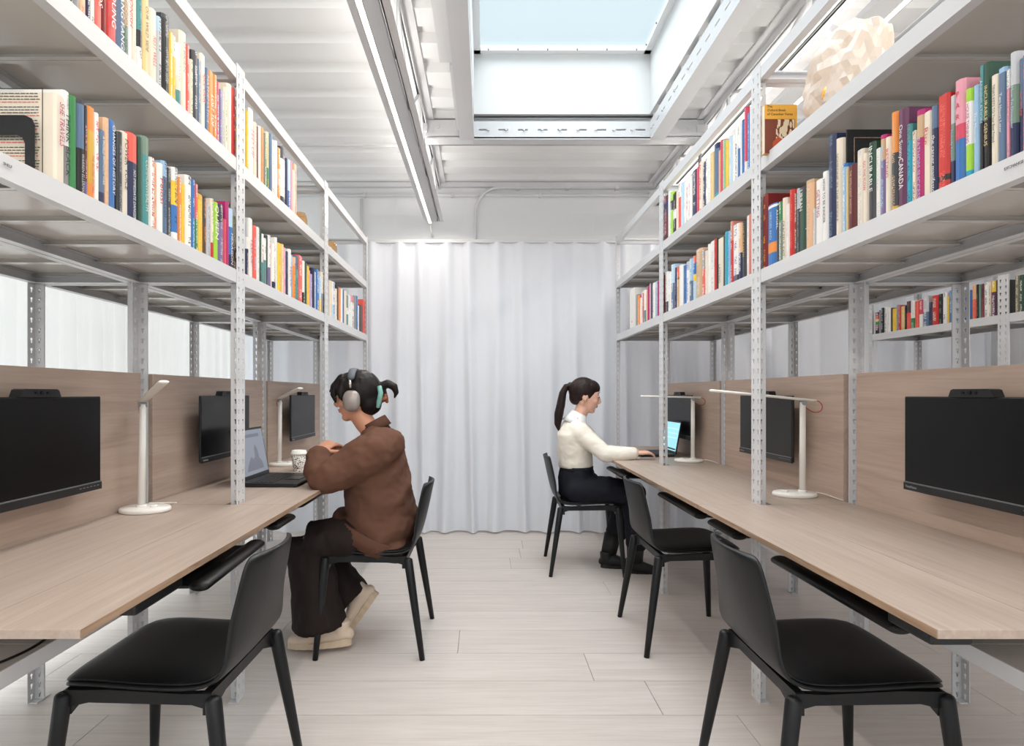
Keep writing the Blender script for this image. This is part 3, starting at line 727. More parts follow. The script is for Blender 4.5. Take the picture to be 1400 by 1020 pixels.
def _cupm(m):
    b = m.node_tree.nodes['Principled BSDF']; tc = N(m, 'ShaderNodeTexCoord'); v = N(m, 'ShaderNodeTexNoise'); v.inputs['Scale'].default_value = 75; v.inputs['Detail'].default_value = 2; v.inputs['Distortion'].default_value = 2.5
    L(m, tc.outputs['Object'], v.inputs['Vector']); r = N(m, 'ShaderNodeValToRGB'); r.color_ramp.interpolation = 'CONSTANT'
    r.color_ramp.elements[0].color = srgb(60, 56, 52); r.color_ramp.elements[1].position = .46; r.color_ramp.elements[1].color = srgb(236, 230, 222)
    L(m, v.outputs[0], r.inputs[0]); L(m, r.outputs[0], b.inputs['Base Color'])
_cupm(cm)
part('cup_body', MB().lathe([(.029, 0), (.030, .002), (.040, .093), (.0, .093)], 0, 0, 32), cm, cup)
part('lid', MB().lathe([(.0425, .088), (.0435, .092), (.0425, .098), (.039, .100), (.037, .110), (.034, .111), (.033, .107), (0, .107)], 0, 0, 32), M_wplast, cup)

# ---------------------------------------------------------------- chairs
def chair_meshes():
    prof = [(.208, .438, .150), (.198, .4470, .192), (.160, .4520, .206), (.08, .4500, .212), (-.02, .4440, .213), (-.10, .4410, .211), (-.150, .4450, .207), (-.182, .4610, .201), (-.201, .489, .194), (-.215, .530, .187), (-.229, .585, .180), (-.243, .645, .172), (-.254, .700, .166), (-.261, .730, .160), (-.264, .742, .146), (-.265, .746, .120)]
    nu = 14
    def pt(i, u, off=0):
        x, z, w = prof[i]; y = u*w
        bk = min(1, max(0, (z-.46)/.12)) if i > 5 else 0
        x += bk*.030*u*u; z += (1-bk)*.006*u*u if i > 1 else 0
        j0, j1 = max(0, i-1), min(len(prof)-1, i+1)
        t = Vector((prof[j1][0]-prof[j0][0], 0, prof[j1][1]-prof[j0][1])).normalized()
        n = Vector((-t.z, 0, t.x)) if True else None
        n = Vector((t.z, 0, -t.x))          # toward sitter
        return Vector((x, y, z))+n*off
    def grid(rows, o0, o1, shrink=1.0, soft=None):
        mb = MB(); R = len(rows); vs = []
        for lay, o in enumerate((o0, o1)):
            for r, i in enumerate(rows):
                for k in range(nu+1):
                    u = -1+2*k/nu; e = 1.0
                    oo = o
                    if soft and lay == 1:
                        eu = max(0, 1-abs(u)**6); er = min(1, min(r, R-1-r)/1.5)
                        oo = o0+(o-o0)*(.35+.65*eu*max(0, er)) if er > 0 else o0+(o-o0)*.35
                    vs.append(pt(i, u*shrink, oo))
        w = nu+1; fs = []
        for r in range(R-1):
            for k in range(nu):
                a = r*w+k; fs.append((a, a+1, a+w+1, a+w)); b = a+R*w; fs.append((b+w, b+w+1, b+1, b))
        for k in range(nu):
            a = k; b = k+R*w; fs.append((a+1, a, b, b+1)); a = (R-1)*w+k; b = a+R*w; fs.append((a, a+1, b+1, b))
        for r in range(R-1):
            a = r*w; b = a+R*w; fs.append((a, a+w, b+w, b)); a = r*w+nu; b = a+R*w; fs.append((a+w, a, b, b+w))
        mb.add(vs, fs, 0, True); return mb
    def sub(me, lv=1):
        o = bpy.data.objects.new('t', me); COL.objects.link(o)
        s = o.modifiers.new('s', 'SUBSURF'); s.levels = lv; s.render_levels = lv
        dg = bpy.context.evaluated_depsgraph_get(); r = bpy.data.meshes.new_from_object(o.evaluated_get(dg)); bpy.data.objects.remove(o); r.name = me.name
        for p in r.polygons: p.use_smooth = True
        return r
    shell = sub(grid(range(len(prof)), -.006, .006).mesh('shell', M_black))
    pad = sub(grid(range(0, 8), .006, .024, .97, soft=True).mesh('seat_pad', M_leather))
    def leg(x0, y0, z0, x1, y1):
        v0 = Vector((x0, y0, z0)); v1 = Vector((x1, y1, 0)); ps = [v0.lerp(v1, t) for t in (0, .25, .5, .75, 1)]
        return MB().tube([v0+(v0-v1).normalized()*.010, v0+(v0-v1).normalized()*.006]+ps, [.010, .0165, .0195, .0185, .0165, .0142, .0118], n=16).mesh('leg', M_black)
    legs = [leg(.192, s*.197, .425, .225, s*.240) for s in (-1, 1)]+[leg(-.172, s*.200, .420, -.238, s*.240) for s in (-1, 1)]
    fr = MB()
    for s in (-1, 1):
        fr.prism([(.19, .398), (.19, .441), (.08, .4425), (-.10, .434), (-.165, .436), (-.175, .392), (-.12, .408), (.13, .412)], s*.190-.009, s*.190+.009, 'y')
    for x, a in ((.185, 1), (-.155, 1)):
        fr.prism([(-.195, .382), (-.195, .437), (.195, .437), (.195, .382), (.12, .408), (-.12, .408)], x-.011, x+.011, 'x')
    return shell, pad, legs, fr.mesh('under_frame', M_black)
CH = chair_meshes()
def chair(x, y, rot, label):
    t = thing('chair', label, 'chair', (x, y, 0), rot, 'black shell chairs in the aisle')
    link('shell', CH[0], t); link('seat_pad', CH[1], t); link('under_frame', CH[3], t)
    for m in CH[2]: link('leg', m, t)
    return t
chair(-.815, 1.63, PI-.02, 'empty black chair at the left desk, closest to the camera')
chair(-.51, 2.83, PI, 'black chair under the person in the brown sweater')
chair(.905, 1.625, -.0, 'empty black chair at the right desk, closest to the camera')
chair(.936, 2.86, .02, 'empty black chair at the right desk between the other two')
chair(.655, 4.0, -.03, 'black chair under the person in the white sweater')

# ---------------------------------------------------------------- books
PAL = dict(black=(26,26,28), charcoal=(62,63,68), grey=(140,140,142), silver=(190,192,196), white=(232,230,226), cream=(226,214,196), tan=(198,166,130),
    peach=(222,178,142), brown=(92,62,48), maroon=(92,36,42), plum=(98,52,84), purple=(120,106,148), lavender=(170,160,200), magenta=(178,36,108), pink=(224,150,168),
    coral=(226,96,84), red=(196,44,40), darkred=(120,30,30), orange=(232,142,62), yellow=(238,196,60), gold=(214,168,60), beige=(222,196,140), lime=(160,206,60),
    green=(52,128,70), darkgreen=(38,74,58), teal=(72,140,140), turquoise=(40,160,184), sage=(116,138,122), lightblue=(150,186,216), blue=(56,112,178), slate=(88,112,140),
    navy=(40,48,82), olive=(122,118,92), skyblue=(178,206,226), rose=(206,70,96), salmon=(204,128,110), mint=(130,186,150))
def bookmat():
    m = bpy.data.materials.new('printed_book_cover'); m.use_nodes = True; b = m.node_tree.nodes['Principled BSDF']
    b.inputs['Roughness'].default_value = .38; b.inputs['Specular IOR Level'].default_value = .4
    c = N(m, 'ShaderNodeAttribute'); c.attribute_name = 'base'; i = N(m, 'ShaderNodeAttribute'); i.attribute_name = 'ink'
    uv = N(m, 'ShaderNodeUVMap'); uv.uv_map = 'spine'; sp = N(m, 'ShaderNodeSeparateXYZ'); L(m, uv.outputs[0], sp.inputs[0])
    oi = N(m, 'ShaderNodeObjectInfo'); cb = N(m, 'ShaderNodeCombineXYZ')
    mu = N(m, 'ShaderNodeMath', operation='MULTIPLY'); mu.inputs[1].default_value = 4.0; L(m, sp.outputs[0], mu.inputs[0]); L(m, mu.outputs[0], cb.inputs[0])
    mv = N(m, 'ShaderNodeMath', operation='MULTIPLY'); mv.inputs[1].default_value = 480.0; L(m, sp.outputs[1], mv.inputs[0]); L(m, mv.outputs[0], cb.inputs[1])
    mo = N(m, 'ShaderNodeMath', operation='MULTIPLY'); mo.inputs[1].default_value = 91.0; L(m, oi.outputs['Random'], mo.inputs[0]); L(m, mo.outputs[0], cb.inputs[2])
    n = N(m, 'ShaderNodeTexNoise'); n.inputs['Scale'].default_value = 1.0; n.inputs['Detail'].default_value = 1; L(m, cb.outputs[0], n.inputs['Vector'])
    g1 = N(m, 'ShaderNodeMath', operation='GREATER_THAN'); g1.inputs[1].default_value = .525; L(m, n.outputs[0], g1.inputs[0])
    # low frequency: where there are words
    cb2 = N(m, 'ShaderNodeCombineXYZ'); mv2 = N(m, 'ShaderNodeMath', operation='MULTIPLY'); mv2.inputs[1].default_value = 22.0; L(m, sp.outputs[1], mv2.inputs[0]); L(m, mv2.outputs[0], cb2.inputs[1]); L(m, mo.outputs[0], cb2.inputs[2])
    n2 = N(m, 'ShaderNodeTexNoise'); n2.inputs['Scale'].default_value = 1.0; n2.inputs['Detail'].default_value = 0; L(m, cb2.outputs[0], n2.inputs['Vector'])
    g2 = N(m, 'ShaderNodeMath', operation='GREATER_THAN'); g2.inputs[1].default_value = .41; L(m, n2.outputs[0], g2.inputs[0])
    # middle of the spine only
    ab = N(m, 'ShaderNodeMath', operation='SUBTRACT'); ab.inputs[1].default_value = .5; L(m, sp.outputs[0], ab.inputs[0])
    a2 = N(m, 'ShaderNodeMath', operation='ABSOLUTE'); L(m, ab.outputs[0], a2.inputs[0])
    g3 = N(m, 'ShaderNodeMath', operation='LESS_THAN'); g3.inputs[1].default_value = .22; L(m, a2.outputs[0], g3.inputs[0])
    m1 = N(m, 'ShaderNodeMath', operation='MULTIPLY'); L(m, g1.outputs[0], m1.inputs[0]); L(m, g2.outputs[0], m1.inputs[1])
    m2 = N(m, 'ShaderNodeMath', operation='MULTIPLY'); L(m, m1.outputs[0], m2.inputs[0]); L(m, g3.outputs[0], m2.inputs[1])
    mx = N(m, 'ShaderNodeMix', data_type='RGBA'); L(m, m2.outputs[0], mx.inputs[0]); L(m, c.outputs['Color'], mx.inputs[6]); L(m, i.outputs['Color'], mx.inputs[7])
    L(m, mx.outputs[2], b.inputs['Base Color']); return m
M_book = bookmat()
_tm = {}
def inkm(c):
    if c not in _tm: _tm[c] = mat('ink_'+c, srgb(*PAL[c]), .45)
    return _tm[c]
def book_cover(w, h, dep, bands, ink, plain, rounded):
    """spine at x=0 facing +x, thickness w along y, height h. bands: [(fraction from top, colour)]"""
    bt = .0022; k = min(w*.16, .004) if rounded else .0008
    # outline of cover section in xy (outer), going round: back board, spine, front board
    out = [(-dep, -w/2), (-.004, -w/2), (-.001-0, -w/2+k*.4)] if False else [(-dep, -w/2), (-.005, -w/2), (0+k*.2, -w*.36), (k, -w*.16), (k, w*.16), (k*.2, w*.36), (-.005, w/2), (-dep, w/2)]
    inn = [(-dep, -w/2+bt), (-.006, -w/2+bt), (-.003, -w*.34), (-.003+k*.5, -w*.15), (-.003+k*.5, w*.15), (-.003, w*.34), (-.006, w/2-bt), (-dep, w/2-bt)]
    cuts = [0.0]; cols = [bands[0][1]]
    for f, c in bands[1:]: cuts.append(f); cols.append(c)
    cuts.append(1.0); zs = [h*(1-f) for f in cuts]
    v = []; f = []; info = []
    n = len(out)
    for z in zs: v += [(x, y, z) for x, y in out]+[(x, y, z) for x, y in inn]
    per = 2*n; ys = [p[1] for p in out]
    for r in range(len(zs)-1):
        a = r*per; b = a+per
        for i in range(n-1):
            f.append((a+i, b+i, b+i+1, a+i+1)); info.append((cols[r], 1 if 1 <= i <= 5 else 0, (i, r)))
            f.append((a+n+i, a+n+i+1, b+n+i+1, b+n+i)); info.append((cols[r], 0, None))
        for i in (0, n-1):
            q = (a+i, a+n+i, b+n+i, b+i); f.append(q if i == 0 else q[::-1]); info.append((cols[r], 0, None))
    for r, c in ((0, cols[0]), (len(zs)-1, cols[-1])):
        a = r*per
        for i in range(n-1):
            q = (a+i, a+i+1, a+n+i+1, a+n+i); f.append(q if r == 0 else q[::-1]); info.append((c, 0, None))
    me = bpy.data.meshes.new('cover'); me.from_pydata(v, [], f); me.materials.append(M_book)
    me.uv_layers.new(name='spine'); me.color_attributes.new('base', 'FLOAT_COLOR', 'CORNER'); me.color_attributes.new('ink', 'FLOAT_COLOR', 'CORNER')
    uv = me.uv_layers['spine']; ca = me.color_attributes['base']; ci = me.color_attributes['ink']
    for p, (c, sp, _) in zip(me.polygons, info):
        col = srgb(*PAL[c])
        for li in p.loop_indices:
            ca.data[li].color = col; ci.data[li].color = srgb(*PAL[ink])
            vi = me.loops[li].vertex_index; co = me.vertices[vi].co
            uv.data[li].uv = ((co.y/w+.5), co.z) if (sp and not plain) else (-5, 0)
    return me
NUMW = ['first', 'second', 'third', 'fourth', 'fifth', 'sixth', 'seventh', 'eighth', 'ninth', 'tenth', 'eleventh', 'twelfth', 'thirteenth', 'fourteenth', 'fifteenth', 'sixteenth', 'seventeenth', 'eighteenth', 'nineteenth', 'twentieth']
def ordw(i):
    if i < 20: return NUMW[i]
    if i < 29: return 'twenty-'+NUMW[i-20]
    if i == 29: return 'thirtieth'
    return 'thirty-'+NUMW[i-30]
NICE = dict(darkred='dark red', darkgreen='dark green', lightblue='light blue', skyblue='sky blue')
def nice(c): return NICE.get(c, c)
def row(rowname, side, xs, zshelf, data, end, group):
    """data: lines 'x0 x1 ytop bands ink title'. xs = X of spines. order in the list = order along the row"""
    d = 1 if side == 'left' else -1     # facing direction of spines
    recs = []
    for ln in data.strip().split('\n'):
        p = ln.split('|'); q = p[0].split()
        recs.append((float(q[0]), float(q[1]), None if q[2] == '-' else float(q[2]), q[3], q[4] if len(q) > 4 else 'white', p[1].strip() if len(p) > 1 else '', p[2].strip() if len(p) > 2 else ''))
    for i, (x0, x1, yt, cols, ink, title, dsc) in enumerate(recs):
        ya, yb = sorted((abs(xs)*F/abs(x0-VX), abs(xs)*F/abs(x1-VX)))
        w = max(.006, (yb-ya)-.0006); yc = (ya+yb)/2
        h = .22+.01*math.sin(i*2.3) if yt is None else (H+(VY-yt)*yc/F)-zshelf
        h = max(.13, min(.335, h))
        bands = []
        for b in cols.split('/'):
            c, _, fr = b.partition('@'); bands.append((float(fr) if fr else 0.0, c))
        rs = random.Random(i*17+len(rowname)*3); dep = max(.11, min(.27, h*(.62+.1*rs.random())))
        main = max(range(len(bands)), key=lambda k: (bands[k+1][0] if k+1 < len(bands) else 1)-bands[k][0])
        cname = nice(bands[main][1])
        if len(bands) > 1 and not dsc:
            o = [b for k, b in enumerate(bands) if k != main][0][1]; cname += ' and '+nice(o)
        nb = recs[i-1] if i else None
        lab = cname+' book'
        if title and len(title) < 13 and title.upper() not in ('LENOVO',): lab = cname+' book lettered '+title
        lab += ', %s from %s end, %s' % (ordw(i), end, rowname)
        slack = .004*(rs.random()) if h < .30 else 0
        t = thing('book', lab, 'book', (xs-d*slack, yc, zshelf), 0 if d > 0 else PI, group)
        me = book_cover(w, h, dep, bands, ink, bool(title) or w < .008 and False, w > .014 and rs.random() < .7)
        link('cover', me, t)
        bt = .0022
        part('pages', MB().box(-dep+.004, -.006, -w/2+bt, w/2-bt, .003, h-.003), M_pages, t)
        if title:
            for k, (tt, top, bot, sz, ic) in enumerate(parse_title(title, ink)):
                L_ = h*(bot-top)
                if len(tt) == 9 and tt[1] == ' ' and tt[3] == ' ':   # letters stacked upright down the spine
                    for q_, ch in enumerate(tt.split()):
                        m2_, _w = text_mesh(ch, w*.62, inkm(ic), extrude=0, name='title')
                        for v in m2_.vertices: v.co = Vector((min(w*.16, .004)+.0006, v.co.x, v.co.y))
                        link('title', m2_, t, (0, 0, h*(1-(top+(bot-top)*(q_+.5)/5))))
                    continue
                me_, tw = text_mesh(tt, 1.0, inkm(ic), extrude=0, name='title')
                if tw <= 0: continue
                s = min(L_/tw*1.3, w*1.08*sz)  # letter size
                sx = L_/tw if L_/tw < s*1.0 else min(L_/tw, s*1.25)
                M = Matrix(((0, 0, 1), (0, 1, 0), (-1, 0, 0)))
                kk = min(w*.16, .004)
                for v in me_.vertices: v.co = Vector((kk+.0006, v.co.y*s, -v.co.x*sx))
                o = link('title', me_, t, (0, 0, h*(1-(top+bot)/2)))
                # +y up of letters: viewer's right
    return recs
def parse_title(title, ink):
    out = []
    for seg in title.split(';'):
        q = seg.split('~')
        t = q[0]; top = float(q[1]) if len(q) > 1 and q[1] else .12; bot = float(q[2]) if len(q) > 2 and q[2] else .85
        sz = float(q[3]) if len(q) > 3 and q[3] else .9; ic = q[4] if len(q) > 4 and q[4] else ink
        out.append((t, top, bot, sz, ic))
    return out
ZL, ZU = 1.601, 2.014
SL, SR = XL-.010, XR+.010
row('lower left shelf, nearest bay', 'left', SL, ZL, '''
76 89 131 cream magenta |SHE TRAVELS~.08~.55~.8
89 97 125 white/grey@.55 black |THINK BLACK~.22~.85~1.0;F. I GORDY~.04~.18~.6
97 106 132 green green
107 117 137 charcoal/slate@.05/black@.5 silver |WARREN ELLERMAN~.55~.97~.5
117 121 145 charcoal/brown@.3/purple@.8 pink
121 130 147 orange/gold@.25/orange@.8 red |THE SECOND ANTHILL~.5~.9~.5~red
130 137 155 white coral
137 144 178 slate/navy@.8 white |A WORLD WITHOUT WAR~.08~.7~.6
144 150 162 peach tan
150 157.5 165 blue white |CHANGES OF HISTORY~.05~.8~.6
158 162 180 black charcoal
162 168 181 charcoal grey
168 176.5 181 cream black |POWER~.08~.38~.8;VOICE~.42~.66~.8
177 190 184 coral/navy@.32 white |NO IMMEDIATE DANGER~.4~.95~.7
190.5 194.5 188 darkgreen darkgreen
195 205 188 sage/teal@.2 cream |COMMONWEALTH~.25~.8~.5
205.5 212 216 white red
212 215.5 222 peach coral
216 223 224 white coral |Pelosi~.2~.55~.9~red
223.5 230 221 lightblue/slate@.2 navy
230.5 235.5 230 charcoal silver
236 243 230 white/yellow@.18/blue@.5/white@.86 navy
245 249 243 orange white
249.5 254 252 yellow gold
254.5 262 241 white charcoal
262.5 267 246 blue skyblue
267.5 271 252 coral/green@.5 white
271.5 278 266 gold/yellow@.1 gold
279 283 271 charcoal/brown@.4 orange
283.5 289 280 silver grey
289 292 272 cream/red@.7 green
292.5 299 277 lime white |QUEEN~.05~.6~.9
299.5 305.5 280 charcoal/purple@.3 silver
306 310 300 rose coral
310 312.8 276 magenta magenta
313.2 318.6 286 skyblue/blue@.3/navy@.75 white |HEXAGON~.4~.9~.7
319 323.2 296 olive/brown@.5 cream
''', 'near', 'books on the lower left shelf, nearest bay')
row('upper left shelf, nearest bay', 'left', SL, ZU, '''
88 92 - cream grey
92.5 97 - black white
97.5 101 - charcoal white
101 109.5 - grey silver
110 119 - tan/peach@.6 coral
119.5 124 - navy white
124.5 131 - skyblue/white@.4 navy
131.2 140 - coral white |IT ENDS~.05~.9~.8
140.5 146 - darkred darkred
146.3 160 - red white |YOUNG~.28~.85~.55
160.5 170 - slate white |TANG FANG~.18~.96~.7
170.5 176 - silver/tan@.3/sage@.6 charcoal
176.3 182 - white red |ASTONISH~.02~.6~1.0
182.4 188.4 - cream silver
188.8 194.3 - teal/black@.5/white@.7 black
195 205 - beige brown |OUR WILD SIDE~.1~.66~.5~brown
205.5 215.2 - cream red |REST WELL~.35~.75~.6
216 222 24 skyblue/silver@.2 charcoal
222.5 232 22 charcoal/black@.05 grey
233 237.8 45 yellow white
238 242 50 white/yellow@.3 sage
242.3 247 60 white/cream@.5/teal@.72 grey
247.3 256 45 cream grey |O'BRIEN~.1~.5~.5
256.2 260 62 coral white
260.3 264 82 cream green
264.3 271 71 charcoal silver
271.2 275 82 slate silver
275.3 281.2 75 cream red |RICE OUR~.25~.62~.9
281.5 286.2 94 slate silver |MATHEMATICS~.1~.8~.8
286.5 292 98 orange white |LOST TOF~.35~.8~.9
292.2 296.3 103 orange white
296.5 300 112 rose white
300.2 303.5 123 purple lavender
303.7 307.2 125 silver grey
307.4 311 120 cream green
311.3 316.8 116 cream cream
317.2 322.4 121 red darkred
''', 'near', 'books on the upper left shelf, nearest bay')
row('upper left shelf, middle bay', 'left', SL, ZU, '''
338 341 152 yellow cream
341.3 347 150 white magenta |FED UP~.3~.7~.8
347.2 351 168 cream pink
351.2 353.6 173 brown brown
353.8 356.8 173 white cream
357 361.3 175 orange coral
361.5 364.8 183 sage cream
365 368.2 181 cream/beige@.1/green@.6 gold
368.5 372.8 184 slate slate
373 376 192 white red
376.2 379 193 white silver
379.2 384 203 orange/peach@.4/orange@.7 white
384.3 390.4 203 charcoal/white@.2/charcoal@.85 grey
390.8 393.8 217 navy navy
394 397.8 219 skyblue/blue@.6 white
398 400.4 220 pink lavender
400.8 403 233 cream silver
403.2 406.8 225 peach coral
''', 'near', 'books on the upper left shelf, middle bay')
row('lower left shelf, middle bay', 'left', SL, ZL, '''
338 340.8 300 silver/white@.3/navy@.5 cream
341 345.6 299 white red |FED UP~.35~.75~.9
346 351 309 coral lightblue
351.2 355.4 311 white silver
355.6 357.8 314 darkgreen sage
358 361 320 white/teal@.55 red
361.2 364 326 white/teal@.45 grey
364.2 366.8 322 charcoal green
367 370 322 white/purple@.6 purple
370.2 373 332 cream pink
373.2 377 334 white/navy@.8 grey
377.2 379 325 white skyblue
379.2 385 333 yellow gold
385.2 388 334 beige white
388.2 391 339 pink white
391.3 395 344 navy slate
395.2 398.2 341 white red |FED UP~.35~.75~.9
398.4 401 349 skyblue/lightblue@.5 blue
401.2 404 352 peach/orange@.2 charcoal
404.2 408.6 350 slate/teal@.3 black
409 414.6 350 coral white
414.8 417 357 white/black@.7 cream
417.2 420 360 darkgreen sage
420.2 423 364 yellow orange
423.2 425 370 pink coral
425.2 427.2 375 lavender white
427.4 430.4 367 navy charcoal
430.6 432.8 372 white blue
433 436.8 369 blue white
437 439.8 378 skyblue/yellow@.6 white
440.2 444.4 373 cream/grey@.5 charcoal
''', 'near', 'books on the lower left shelf, middle bay')
row('lower left shelf, far bay', 'left', SL, ZL, '''
451.5 454 384 cream peach
454.2 458.8 386 white/skyblue@.6 blue
459 461 395 cream grey
461.2 463 391 charcoal black
463.4 466.6 394 orange coral
466.8 468.4 395 white white
468.6 470.6 396 blue navy
471 473.8 398 cream beige
474.2 476.8 404 sage/white@.4/teal@.6 grey
477 480 404 white silver
480.3 484.8 405 pink/white@.2 black
485.2 487.6 405 grey slate
487.8 489.6 405 blue lightblue
489.9 491.4 418 white lavender
491.6 493.2 417 charcoal black
493.4 497 418 brown maroon
497.2 499.6 410 coral red
''', 'near', 'books on the lower left shelf, bay by the curtain')
row('lower right shelf, nearest bay', 'right', SR, ZL, '''
1430 1420 60 cream black
1419 1411 60 navy white
1410.5 1403.5 70 rose white
1403 1398 76 purple coral
1397.5 1391 80 slate/navy@.5 coral |OUT OF LINE~.1~.8~.6
1390.5 1380.5 72 silver/sage@.3/navy@.65 skyblue |How To Disappear~.15~.85~.5
1380 1375 95 white/pink@.2 grey
1374.5 1364.5 93 lightblue/slate@.05 white |Two Hours Later~.1~.8~.5
1364 1352.5 103 cream charcoal |TINA'S KEYS TO Your Best Friend~.1~.7~.4
1352 1343.5 86 darkgreen/black@.5 beige |INCURABLE GENIUS~.05~.9~.7
1343 1337 90 teal/black@.5 skyblue |ANNIHILATION~.05~.6~.9
1336.8 1328.5 117 lightblue white |The Museum~.15~.75~.6
1328 1318.5 122 lime/white@.14/lime@.6/turquoise@.88 magenta |HOUSE THINKING~.16~.58~.6~magenta
1318 1304.5 110 pink/rose@.42/blue@.56 magenta |P A R I S~.08~.62~.6~red
1304 1297.5 131 silver/sage@.3/navy@.7 lightblue |Nobody Knows~.2~.85~.6
1296.5 1281.5 130 red/black@.82/red@.88 coral
1281 1272 145 slate/navy@.25 white |the career manifesto~.32~.95~.75
1271.5 1261.5 153 cream red |Rise~.1~.45~.8~red
1261 1251.5 151 magenta/tan@.06/magenta@.3 lightblue |FATHOM SUCCESS~.3~.95~.6~lightblue
1251 1245.5 179 cream charcoal
1245 1239.5 170 teal/turquoise@.2 navy
1239 1226.5 150 plum white |One Sunny~.15~.48~.5;CANADA~.48~.78~.75
1226 1217.5 154 orange/charcoal@.4/gold@.92 tan
1217 1209.5 188 cream pink |RESTING~.1~.55~.7~rose
1209 1202.5 185 magenta/tan@.05/purple@.3 lightblue
1202 1195.5 203 white silver
1195 1186.5 195 darkgreen/charcoal@.5 white |INCURABLE~.05~.6~.8
1186 1179.5 210 cream pink |GO THE FLOW~.1~.5~.7~rose
1179 1170.5 205 cream silver
1170 1159.5 226 maroon peach |THE INTELLIGENT INVESTOR~.08~.72~.55
1159 1156 230 beige peach
1156 1151 224 blue/lightblue@.05 white
1149 1142 190 cream charcoal |SOMEONE IN THE MIDDLE~.12~.85~.5
1142 1132.5 185 navy slate
1132 1124.5 235 white charcoal |HOW TO BE KINDER~.1~.7~.6
1124 1113.5 246 white pink |GETTING~.15~.55~.5~magenta
1113 1110.5 302 silver white
1110 1100.5 247 tan/peach@.05 cream |Alan Greenspan~.1~.8~.6
1100 1093 256 charcoal/darkgreen@.1 white |URBAN~.05~.35~.8
1092.5 1089 258 silver/charcoal@.3 grey
1088.6 1085 264 brown/charcoal@.7 cream
1084.5 1078.5 260 red coral
1078 1074 279 white silver
1073.6 1068.5 271 cream charcoal |GRACEFUL EXIT~.35~.9~.8
1068 1064 276 green/sage@.3 white
1064 1060.5 281 darkgreen/charcoal@.2 white |ANGEL~.05~.4~.9
1060 1048.5 280 blue/white@.02/blue@.06/orange@.6/blue@.76 skyblue |HEROES AND~.12~.55~.5
1047.5 1042 266 darkred gold
''', 'near', 'books on the lower right shelf, nearest bay')
row('upper right shelf, middle bay', 'right', SR, ZU, '''
1028.5 1024.5 145 white silver
1024 1020.5 155 blue skyblue
1020 1017 147 rose/white@.8 pink
1016.8 1014 164 blue navy
1013.8 1011 170 white skyblue
1010.8 1008 174 white/blue@.4 slate
1007.8 1004.5 173 white charcoal
1004.2 1001 185 white cream
1000.7 996 187 skyblue white
995.6 991.5 193 yellow orange
991.2 988.5 192 mint cream
988.2 984.3 192 rose coral
984 981.3 206 peach pink
981 975 197 navy/slate@.1/turquoise@.88 slate
974.8 971.3 209 beige gold
971 968 212 white silver
967.8 964.3 216 white charcoal
964 960.5 222 navy white
960.2 955.5 222 cream red
955.2 951.5 229 rose coral
951.2 945.5 233 navy white
945 941.3 242 white pink
941 937.4 243 white red
937.1 934.2 247 white silver
933.9 931 250 skyblue white
930.7 927.2 251 white/coral@.3 red
926.8 924 262 cream beige
923.7 919.4 264 black/white@.4/black@.62 silver
919.1 915.4 263 lime/charcoal@.2/lime@.4 white
915.1 913 262 white skyblue
912.7 907.5 269 maroon/navy@.1/maroon@.4 pink
''', 'near', 'books on the upper right shelf, middle bay')
row('lower right shelf, middle bay', 'right', SR, ZL, '''
1027 1023.3 293 salmon coral
1023 1019.6 295 white silver
1019.3 1014.3 302 charcoal gold |LOVE THE EARTH~.05~.6~.8~gold
1014 1009.3 306 peach/navy@.5 white
1009 1001.3 307 white/charcoal@.85 purple
1001 998.2 303 salmon/red@.3 white
998 994.3 316 lightblue blue
994 990.3 317 turquoise teal
990 988.3 323 charcoal slate
988 981.5 326 cream charcoal |LASTING~.5~.85~.6
981.2 979.7 326 black black
979.4 976.2 327 red coral
976 970.4 330 white silver
970.1 967.1 334 white cream
966.9 964.2 343 cream pink
964 959.2 342 grey/coral@.4 white
959 950.6 341 peach/tan@.05 cream
950.3 947.2 350 coral/blue@.15/yellow@.4/skyblue@.55 white
947 942.1 354 lightblue/slate@.5 white
941.8 937.3 358 silver/white@.2 blue
937 933.3 363 blue navy
933 928.4 363 white cream
928.1 924.4 365 coral/brown@.25/tan@.3 cream
924.1 922.1 366 navy pink
921.8 917.3 362 skyblue/slate@.4 white
917 912.9 373 white silver
912.6 909.4 372 white/charcoal@.7 grey
909.1 907 376 darkred black
''', 'near', 'books on the lower right shelf, middle bay')
row('lower right shelf, far bay', 'right', SR, ZL, '''
900 898.2 385 magenta pink
898 895.2 385 skyblue teal
895 891.4 387 white lavender
891.2 889.3 387 charcoal slate
889 887.3 388 pink white
887.1 885.1 391 magenta plum
884.9 883 398 peach cream
882.8 880.1 397 white/teal@.6 cream
879.9 878.3 401 coral white
878.1 876.1 399 white skyblue
875.9 874.1 403 magenta/white@.1 pink
873.9 871.4 404 orange cream
871.2 869.2 403 grey sage
''', 'near', 'books on the lower right shelf, bay by the curtain')
row('far right bookcase, curtain bay', 'right', 3.012, ZL, '''
1303 1297.3 397 blue skyblue
1297 1294.3 405 yellow gold
1294 1288.3 400 white charcoal
1288 1282.4 402 black sage
1282 1273.3 404 red cream
1273 1269.3 413 navy slate
1269 1261.4 405 silver/slate@.5 white
1261 1255.4 410 rose/white@.5 white
1255 1250.4 412 coral red
1250 1244.4 411 white/green@.6 silver
1244 1238.4 412 charcoal/coral@.4 red
1238 1236.2 418 black grey
1236 1231.2 419 beige gold
1231 1228.2 418 red cream
1228 1225.2 417 grey silver
1225 1219.3 422 yellow gold
1219 1217.2 421 charcoal black
1217 1213.3 420 white silver
1213 1208.3 420 white charcoal
1208 1204.3 421 black silver
1204 1201.2 424 grey slate
1201 1195.5 427 black/red@.1/yellow@.3/green@.4/magenta@.6/black@.7 white
''', 'right', 'books on the far right bookcase, bay by the curtain')
